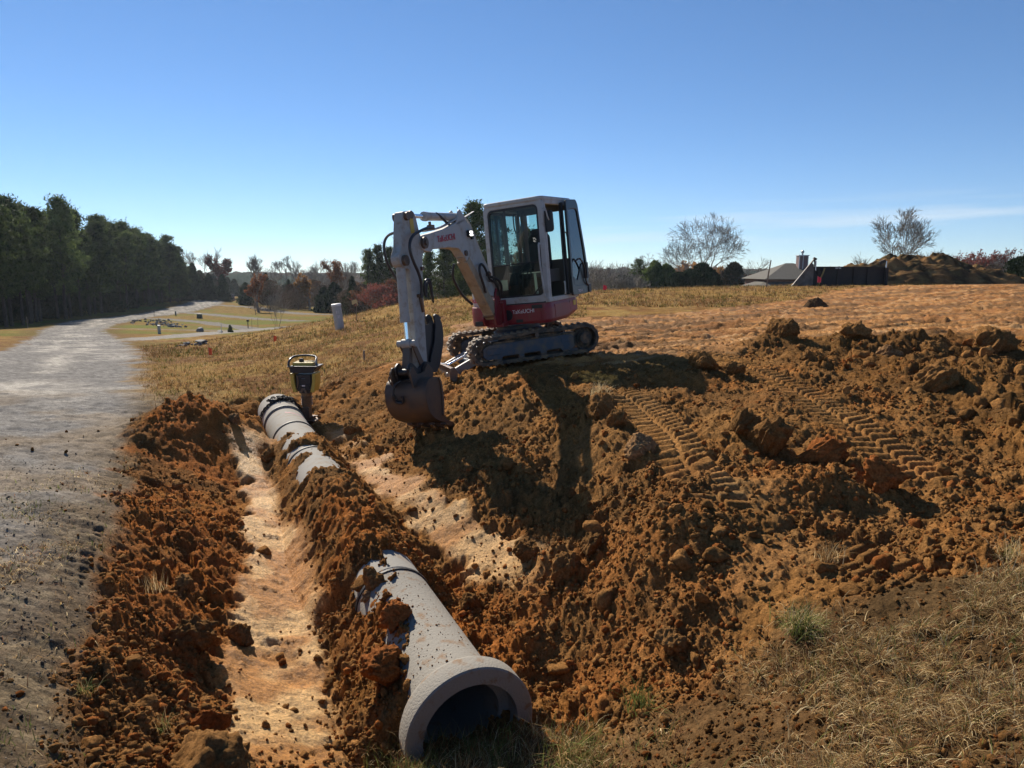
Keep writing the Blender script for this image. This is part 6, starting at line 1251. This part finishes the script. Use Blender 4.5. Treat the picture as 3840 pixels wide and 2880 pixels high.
# ------------------------------------------------------------------ loose clods
import bmesh
def clod_proto(seed, sub=2):
    bm = bmesh.new(); bmesh.ops.create_icosphere(bm, subdivisions=sub, radius=1); g = random.Random(seed)
    pl = [(Vector((g.gauss(0, 1), g.gauss(0, 1), g.gauss(0, 1))).normalized(), g.uniform(.5, .9)) for _ in range(9)]
    P = []
    for v in bm.verts:
        p = v.co.copy()
        for n, d in pl:
            k = p.dot(n)
            if k > d: p -= n * (k - d) * .9
        q = np.array([p.x * 2.3 + seed, p.y * 2.3 + p.z * 1.7]); f = 1 + .34 * (float(fbm(q[0:1], q[1:2], 3, seed)[0]) - .5) * 2
        if sub > 2: f += .26 * (float(fbm(q[0:1] * 4, q[1:2] * 4, 2, seed)[0]) - .5)
        P.append(tuple(p * f))
    F = [[v.index for v in f.verts] for f in bm.faces]; bm.free(); return np.array(P), np.array(F)
CP = [clod_proto(i + 1, 1) for i in range(5)]; CPn = [clod_proto(i + 20, 3) for i in range(7)]
gm_clod = ground_mat('clod_earth')
rgc = np.random.default_rng(12)
def scatter(n, rmax, fn, szf, protos_, seed):
    g = np.random.default_rng(seed); r = np.exp(g.uniform(math.log(2.3), math.log(rmax), n)); a = g.uniform(R(-44), R(44), n); x = r * np.sin(a); y = r * np.cos(a)
    M = analyze(x, y); w = fn(M, x, y); k = g.random(n) < w; x, y = x[k], y[k]; M = {q: v[k] for q, v in M.items()}; z = height(x, y, M); n = len(x); s = szf(g, n, M)
    Vs, Fs, Cs = [], [], []; base = 0; pi = g.integers(0, len(protos_), n)
    dirt = np.array([.245, .12, .040]) * np.ones((n, 3)); nz = g.random(n)[:, None]; col = dirt * (.7 + .65 * nz); redc = (g.random(n) < .18)[:, None]; col = np.where(redc, np.array([.28, .10, .028]) * (.7 + .5 * nz), col)
    for j, (P, F) in enumerate(protos_):
        i = np.where(pi == j)[0]; m = len(i)
        if not m: continue
        an = g.uniform(0, 2 * PI, (m, 3)); ca, sa = np.cos(an), np.sin(an)
        Rz_ = np.zeros((m, 3, 3)); Rz_[:, 0, 0] = ca[:, 0]; Rz_[:, 0, 1] = -sa[:, 0]; Rz_[:, 1, 0] = sa[:, 0]; Rz_[:, 1, 1] = ca[:, 0]; Rz_[:, 2, 2] = 1
        Rx_ = np.zeros((m, 3, 3)); Rx_[:, 0, 0] = 1; Rx_[:, 1, 1] = ca[:, 1]; Rx_[:, 1, 2] = -sa[:, 1]; Rx_[:, 2, 1] = sa[:, 1]; Rx_[:, 2, 2] = ca[:, 1]
        sc = s[i][:, None] * g.uniform(.65, 1.25, (m, 3)); Q = (P[None] * sc[:, None, :]) @ np.transpose(Rx_, (0, 2, 1)) @ np.transpose(Rz_, (0, 2, 1))
        Q = Q + np.stack([x[i], y[i], z[i] + s[i] * .22], 1)[:, None, :]; Vs.append(Q.reshape(-1, 3)); Fs.append((F[None] + (np.arange(m) * len(P))[:, None, None]).reshape(-1, 3) + base); Cs.append(np.repeat(col[i], len(P), 0)); base += m * len(P)
    V = np.vstack(Vs); return V, np.vstack(Fs), np.vstack(Cs)
def den(M, x, y): return M['exc'] * ((1 - M['plat']) * (1 - .93 * np.maximum(M['smooth'], M['trk'])) * (1 - .8 * M['p2']) * (.25 + .75 * sst(.42, .6, fbm(x * 1.1, y * 1.1, 3, 55))) + .05 * M['plat']) * .9
V, F, C = scatter(100000, 13, den, lambda g, n, M: np.clip(np.exp(g.normal(-4.6, .5, n)), .005, .04), CP, 1)
o = mesh_np('soil_crumbs', V, F, gm_clod, False, None, C, np.full(len(V), .95)); tag(o, 'small crumbs of loose orange-brown soil over the dug ground', 'soil', kind='stuff')
V, F, C = scatter(3600, 12, lambda M, x, y: den(M, x, y) * .7 + .015 * M['exc'], lambda g, n, M: np.clip(np.exp(g.normal(-3.6, .42, n)), .018, .085) * (1 + .7 * M['mnd']), CPn, 2)
o = mesh_np('soil_clods', V, F, gm_clod, False, None, C, np.full(len(V), .95)); tag(o, 'fist-sized clods of loose soil over the dug ground', 'soil', kind='stuff')
V, F, C = scatter(2600, 11, lambda M, x, y: (1 - M['exc']) * M['shoulder'] * .5 * sst(-4.5, -2, M['s']), lambda g, n, M: np.clip(np.exp(g.normal(-4.6, .5, n)), .004, .03), CP, 3)
o = mesh_np('loose_stones', V, F, gm_clod, False, None, C * .8, np.full(len(V), .95)); tag(o, 'stray crumbs of soil on the trodden shoulder', 'soil', kind='stuff')
V, F, C = scatter(60000, 9, lambda M, x, y: (1 - M['exc']) * np.maximum(M['shoulder'], 0) * .4 * sst(-6, -3, M['s']) * (.35 + .65 * sst(.4, .6, fbm(x * 2.2, y * 2.2, 3, 152))), lambda g, n, M: np.clip(np.exp(g.normal(-5.2, .4, n)), .003, .013), CP, 9)
gg_ = np.random.default_rng(4); nv_ = len(C); tone = np.repeat(gg_.uniform(.5, 1.9, (nv_ // len(CP[0][0]) + 1, 1)), len(CP[0][0]), 0)[:nv_]
o = mesh_np('gravel', V, F, gm_clod, False, None, np.array([[.135, .115, .09]]) * tone, np.full(len(V), .9)); tag(o, 'fine grey and brown gravel strewn over the trodden shoulder', 'gravel', kind='stuff')
V, F, C = scatter(30000, 5.2, lambda M, x, y: (1 - M['exc']) * (1 - M['shoulder']) * (x > -1.5) * .6, lambda g, n, M: np.clip(np.exp(g.normal(-4.9, .5, n)), .004, .025), CP, 10)
o = mesh_np('soil_crumbs', V, F, gm_clod, False, None, C * .7, np.full(len(V), .95)); tag(o, 'small soil crumbs among the dry grass in the foreground', 'soil', kind='stuff')
_M4 = np.array(pmat(0)); Vs, Fs, base = [], [], 0
for i, (t_, a_, s_) in enumerate(zip(*CRUMB)):
    P, F = CP[i % 5]; c = np.array([math.cos(a_) * (.29 + s_ * .3), t_, math.sin(a_) * (.29 + s_ * .3)]); c = _M4[:3, :3] @ c + _M4[:3, 3]; Vs.append(P * s_ * np.array([1, 1.3, .7]) + c); Fs.append(F + base); base += len(P)
o = mesh_np('soil_crumbs', np.vstack(Vs), np.vstack(Fs), gm_clod, False, None, np.repeat(np.array([[.22, .10, .035]]), base, 0), np.full(base, .95)); tag(o, 'crumbs of soil lying on top of the near concrete pipe', 'soil', kind='stuff')
# large single clods: (x from picture) placed on the ground, size, label
BIG = [(-.78, 4.45, .12, 'rust-red block of clay leaning on the left side of the near pipe'), (-.80, 4.1, .14, 'big reddish clod left of the bell end of the near pipe'), (-1.02, 5.0, .13, 'upright dark block of earth on the left shoulder of the near pipe, by its joint'),
       (-.35, 5.35, .10, 'rounded clod lying against the right side of the pipe joint'), (.42, 5.15, .12, 'blocky clod in the middle of the right-hand spoil, nearest the smooth strip'), (.62, 5.3, .11, 'grey-brown clod just right of the blocky one'), (.95, 3.95, .09, 'single round clod at the border of the dry grass'),
       (.12, 5.65, .10, 'chunky clod at the foot of the central spoil ridge'), (1.15, 6.1, .14, 'flat slab of pale clay on the ridge left of the track prints'), (.95, 7.4, .16, 'large lump at the top of the ridge left of the track prints'), (1.05, 7.0, .11, 'clod leaning on the ridge beside the track prints'),
       (2.2, 5.9, .20, 'large upright block of earth right of the near track prints'), (2.55, 5.6, .17, 'orange block of clay with a rounded top, right of the dark upright block'), (2.05, 6.2, .13, 'dark clod behind the upright block of earth'), (2.8, 5.15, .15, 'flat orange slab below the orange block of clay'),
       (2.35, 8.7, .15, 'broad clod at the edge of the cab shadow'), (2.7, 8.55, .13, 'rounded clod beside the broad one at the cab shadow'), (4.3, 11.35, .22, 'dark slab tilted at the top left of the right-hand heap'), (5.4, 11.2, .20, 'block crowning the right-hand heap'),
       (5.3, 9.9, .14, 'pointed pale clod in the right-hand heap'), (5.9, 9.9, .19, 'big rounded clod in the middle of the right-hand heap'), (6.7, 9.8, .24, 'rough bulky clod at the right of the right-hand heap'), (7.0, 8.6, .30, 'huge smooth-faced block at the right edge of the heap'), (4.6, 7.6, .20, 'blocky clod below the middle of the right-hand heap'), (4.0, 9.6, .11, 'small dark egg-shaped clod left of the right-hand heap'),
       (-3.62, 9.05, .10, 'round clod on the pale strip left of the half-buried pipe'), (-3.05, 8.6, .11, 'dark block at the left foot of the soil ridge over the pipe'), (-1.42, 2.95, .22, 'large dark block at the lower left corner of the dug soil'), (-2.1, 4.35, .13, 'long flat slab at the left margin of the dug soil'), (-1.65, 3.5, .11, 'reddish clod above the dark corner block'), (-2.45, 5.0, .08, 'single clod at the dry grass tuft on the left shoulder'),
       (-1.95, 4.75, .09, 'clod in the left soil bank, beside the long slab'), (-1.05, 4.9, .06, 'small clod near the right border of the pale left strip'), (-2.2, 9.6, .12, 'dark lump on top of the soil ridge near the rammer')]
for i, (x, y, s_, lab) in enumerate(BIG):
    P, F = clod_proto(200 + i * 3, 5); g = np.random.default_rng(i); P = P * s_ * g.uniform(.75, 1.2, 3); a = g.uniform(0, 6.28); c_, sn = math.cos(a), math.sin(a)
    P = np.c_[P[:, 0] * c_ - P[:, 1] * sn, P[:, 0] * sn + P[:, 1] * c_, P[:, 2]]
    P = P * (1 + .13 * (fbm(P[:, 0] / s_ * 6 + 5, (P[:, 1] + P[:, 2] * .7) / s_ * 6, 3, i)[:, None] - .5) * 2); k = g.uniform(.8, 1.15); rd_ = 'red' in lab or 'orange' in lab or 'rust' in lab
    base = np.array([.28, .10, .030] if rd_ else ([.28, .16, .075] if 'pale' in lab else [.22, .112, .040])) * k
    C = base[None] * (.8 + .4 * vn(P[:, 0] * 60, (P[:, 1] + P[:, 2]) * 60, 7)[:, None]); o = mesh_np('earth_clod', P, F, gm_clod, True, None, C, np.full(len(P), .95)); 
    o.location = (x, y, float(height(np.array([x]), np.array([y]), analyze(np.array([x]), np.array([y])), False)[0]) + s_ * .22); tag(o, lab, 'clod')

# ------------------------------------------------------------------ grass
gmat = leafmat('grass_blades', (0, 0, 0), (0, 0, 0), .35, True)
def blades(x, y, z, g, L, wd, lean, col, seg=2):
    n = len(x); a = g.uniform(0, 2 * PI, n); d = np.stack([np.cos(a), np.sin(a)], 1); sd = np.stack([-np.sin(a + .4), np.cos(a + .4)], 1); V = []
    ks = np.linspace(0, 1, seg + 1)
    for k in ks:
        up_ = L * k * np.cos(lean * k * .9); ou = L * k * np.sin(lean * (.35 + .65 * k)); w = wd * (1 - k * .92); c = np.stack([x, y], 1) + d * ou[:, None]
        for s_ in (-1, 1): q = c + sd * (w * s_ * .5)[:, None]; V.append(np.c_[q, z + up_])
    V = np.stack(V, 1); nv = V.shape[1]; F = []
    for k in range(seg): F.append(np.array([2 * k, 2 * k + 1, 2 * k + 3, 2 * k + 2]))
    F = np.stack(F)[None] + (np.arange(n) * nv)[:, None, None]; return V.reshape(-1, 3), F.reshape(-1, 4), np.repeat(col, nv, 0)
PAL = np.array([[.50, .34, .15], [.30, .18, .07], [.68, .54, .30], [.15, .085, .04], [.12, .14, .04], [.17, .20, .05], [.27, .115, .055]])
def grass(name, n, r0, r1, a0, a1, wfn, Lf, wd, leanf, pal_p, seed, lab, seg=2, tuft=0., tone=(1, 1, 1)):
    g = np.random.default_rng(seed); r = np.exp(g.uniform(math.log(r0), math.log(r1), n)); a = g.uniform(R(a0), R(a1), n)
    x = r * np.sin(a); y = r * np.cos(a)
    if tuft: q = np.floor(x / tuft), np.floor(y / tuft); cx = (q[0] + h2(q[0], q[1], 5)) * tuft; cy = (q[1] + h2(q[0], q[1], 6)) * tuft; k = h2(q[0], q[1], 7) < .6; f = g.uniform(.1, .75, n); x = np.where(k, cx + (x - cx) * f, x); y = np.where(k, cy + (y - cy) * f, y)
    M = analyze(x, y); k = g.random(n) < wfn(M, x, y); x, y = x[k], y[k]; M = {q_: v[k] for q_, v in M.items()}; z = height(x, y, M) - .004; n = len(x)
    pi = g.choice(len(PAL), n, p=pal_p); gr = fbm(x * 1.5, y * 1.5, 3, 91); m = (gr > .56) & (g.random(n) < .5); pi = np.where(m, g.integers(4, 6, n), pi)
    col = PAL[pi] * g.uniform(.5, 1.45, (n, 1)) * np.array(tone) * (.7 + .6 * fbm(x * .9 + 3, y * .9, 3, 96))[:, None]; green = (pi == 4) | (pi == 5); lean = leanf(g, n) * np.where(green, .55, 1)
    V, F, C = blades(x, y, z, g, Lf(g, n) * np.where(green, .9, 1), np.full(n, wd) * g.uniform(.6, 1.3, n), lean, col, seg)
    o = mesh_np(name, V, F, gmat, False, None, C); tag(o, lab, 'grass', kind='stuff')
fg = [(-1.55, 2.0), (-1.5, 2.75), (-1.1, 3.22), (-.3, 3.45), (.15, 3.5), (.75, 3.5), (1.25, 3.65), (1.6, 3.85), (2.1, 3.4), (2.9, 3.8), (3.6, 4.2), (6, 4.0), (6, .5), (0, .5)]
def near_w(M, x, y): return sst(-.08, .25, poly_sd(x, y, fg) + .35 * M['wob']) * (.04 + .96 * sst(.40, .54, fbm(x * 1.9, y * 1.9, 3, 92))) * (.14 + .86 * sst(1.15, 1.65, x + .5 * M['wob'] + .5 * sst(.55, .62, fbm(x * 2.5, y * 2.5, 2, 98)))) * (1 - .85 * np.exp(-(((x - 1.15) / .4) ** 2 + ((y - 2.95) / .3) ** 2)))
dp = [.26, .24, .16, .18, .05, .04, .07]
grass('dry_grass', 300000, 2.3, 5.4, -28, 40, near_w, lambda g, n: g.uniform(.025, .105, n) * g.choice([1, 1, 1.6], n), .0046, lambda g, n: g.uniform(.7, 1.75, n), dp, 3, 'matted straw-coloured dry grass in the foreground', 3, .12)
grass('green_grass_tufts', 15000, 2.0, 5.5, -38, 44, lambda M, x, y: near_w(M, x, y) * (h2(np.floor(x / .33), np.floor(y / .33), 17) < .16) * sst(.16, .05, np.hypot(x / .33 - np.floor(x / .33) - .5, y / .33 - np.floor(y / .33) - .5) * .33), lambda g, n: g.uniform(.06, .19, n), .0042, lambda g, n: g.uniform(.2, 1.2, n), [.2, .08, .1, .02, .25, .3, .05], 4, 'green and yellow grass tufts in the foreground', 3)
grass('straw_litter', 120000, 2.2, 10, -44, -14, lambda M, x, y: (1 - M['exc']) * M['shoulder'] * (.05 + .45 * sst(.48, .62, fbm(x * 1.9, y * 1.9, 3, 94))) * sst(-3.8, -1.9, M['s']) * sst(8, 5, y), lambda g, n: g.uniform(.03, .10, n), .0042, lambda g, n: g.uniform(1.2, 1.7, n), dp, 5, 'straw and dead grass litter on the trodden shoulder', 2, .1)
def field_w(M, x, y): return (1 - M['exc']) * (1 - M['road']) * (1 - M['drv']) * (1 - M['shoulder']) * (.35 + .65 * sst(.35, .6, fbm(x * 1.2, y * 1.2, 3, 95))) * sst(.15, -.35, M['road_d'])
fp = [.30, .22, .20, .08, .05, .03, .12]
grass('meadow_grass', 190000, 8.5, 24, -42, 6, field_w, lambda g, n: g.uniform(.03, .11, n), .010, lambda g, n: g.uniform(.3, 1.5, n), fp, 6, 'short tawny dry grass covering the slope', 1, .2, (.72, .64, .56))
grass('meadow_grass', 90000, 22, 40, -28, 44, field_w, lambda g, n: g.uniform(.05, .16, n), .018, lambda g, n: g.uniform(.2, 1.3, n), fp, 7, 'tawny dry grass along the crest', 1, .4, (.62, .56, .50))
g = np.random.default_rng(8)
def tuft(x, y, n, L, pal, lab, wd=.004, ln=1.0, name='grass_tuft'):
    z0 = Hf(x, y); xs = g.normal(0, .03, n) * (L / .15); ys = g.normal(0, .03, n) * (L / .15); col = PAL[g.choice(pal, n)] * g.uniform(.7, 1.3, (n, 1))
    V, F, C = blades(xs, ys, np.full(n, -.01), g, g.uniform(.4, 1, n) * L, np.full(n, wd), g.uniform(.15, 1.1, n) * ln, col, 3); o = mesh_np(name, V, F, gmat, False, None, C); o.location = (x, y, z0); tag(o, lab, 'grass tuft')
tuft(1.55, 3.55, 500, .20, [0, 2, 4, 5, 5], 'large green and straw-coloured tuft at the grass border right of the spoil', .005, 1.5)
tuft(.72, 3.62, 80, .26, [4, 5, 5], 'bright green blades leaning out at the edge of the spoil', .006, 1.2)
tuft(.30, 3.42, 70, .30, [4, 5, 0], 'long green blades just right of the pipe mouth', .005, 1.4)
tuft(-2.55, 4.75, 50, .20, [0, 2], 'upright straw tuft on the left shoulder', .004, .5)
tuft(-1.75, 3.25, 70, .12, [4, 5, 0], 'small green tuft on the left shoulder above the dark corner block', .005, 1.3)
tuft(-2.1, 3.2, 60, .12, [4, 5, 0], 'small green and yellow tuft at the far left of the shoulder', .005, 1.3)
tuft(1.0, 8.05, 160, .24, [0, 2, 2], 'pale dry tuft standing on the top of the spoil ridge', .005, 1.2)
tuft(1.98, 4.2, 110, .18, [0, 1, 2, 3], 'brown dry tuft between spoil and grass', .005, 1.0)
tuft(-.55, 3.35, 140, .16, [6, 6, 5, 4], 'red and green weed at the foot of the pipe mouth', .007, 1.3)
tuft(-.95, 3.25, 120, .14, [0, 4, 5], 'yellow-green tuft left of the pipe mouth', .005, 1.3)
tuft(2.9, 3.9, 160, .20, [0, 2, 4], 'straw tuft at the right edge by the track prints', .005, 1.2)
grass('pipe_mouth_grass', 5200, 3.1, 3.8, -13, 8, lambda M, x, y: sst(.12, .3, y - 3.05) * 1., lambda g, n: g.uniform(.05, .15, n), .0035, lambda g, n: g.uniform(.4, 1.5, n), dp, 14, 'dry grass standing in the shade before the pipe mouth', 3)
# air
hb = MB(); hb.box((0, 420, 30), (1900, 980, 110)); hzm = bpy.data.materials.new('haze'); hzm.use_nodes = True; nt = hzm.node_tree; nt.nodes.clear(); o_ = nt.nodes.new('ShaderNodeOutputMaterial'); pv_ = nt.nodes.new('ShaderNodeVolumePrincipled'); pv_.inputs['Color'].default_value = (.80, .90, 1, 1); pv_.inputs['Anisotropy'].default_value = .25; pv_.inputs['Density'].default_value = .00017; nt.links.new(pv_.outputs[0], o_.inputs['Volume'])
HAZE = True
if HAZE: tag(hb.build('haze', hzm), 'thin blue air haze over the whole valley', 'haze', kind='stuff')
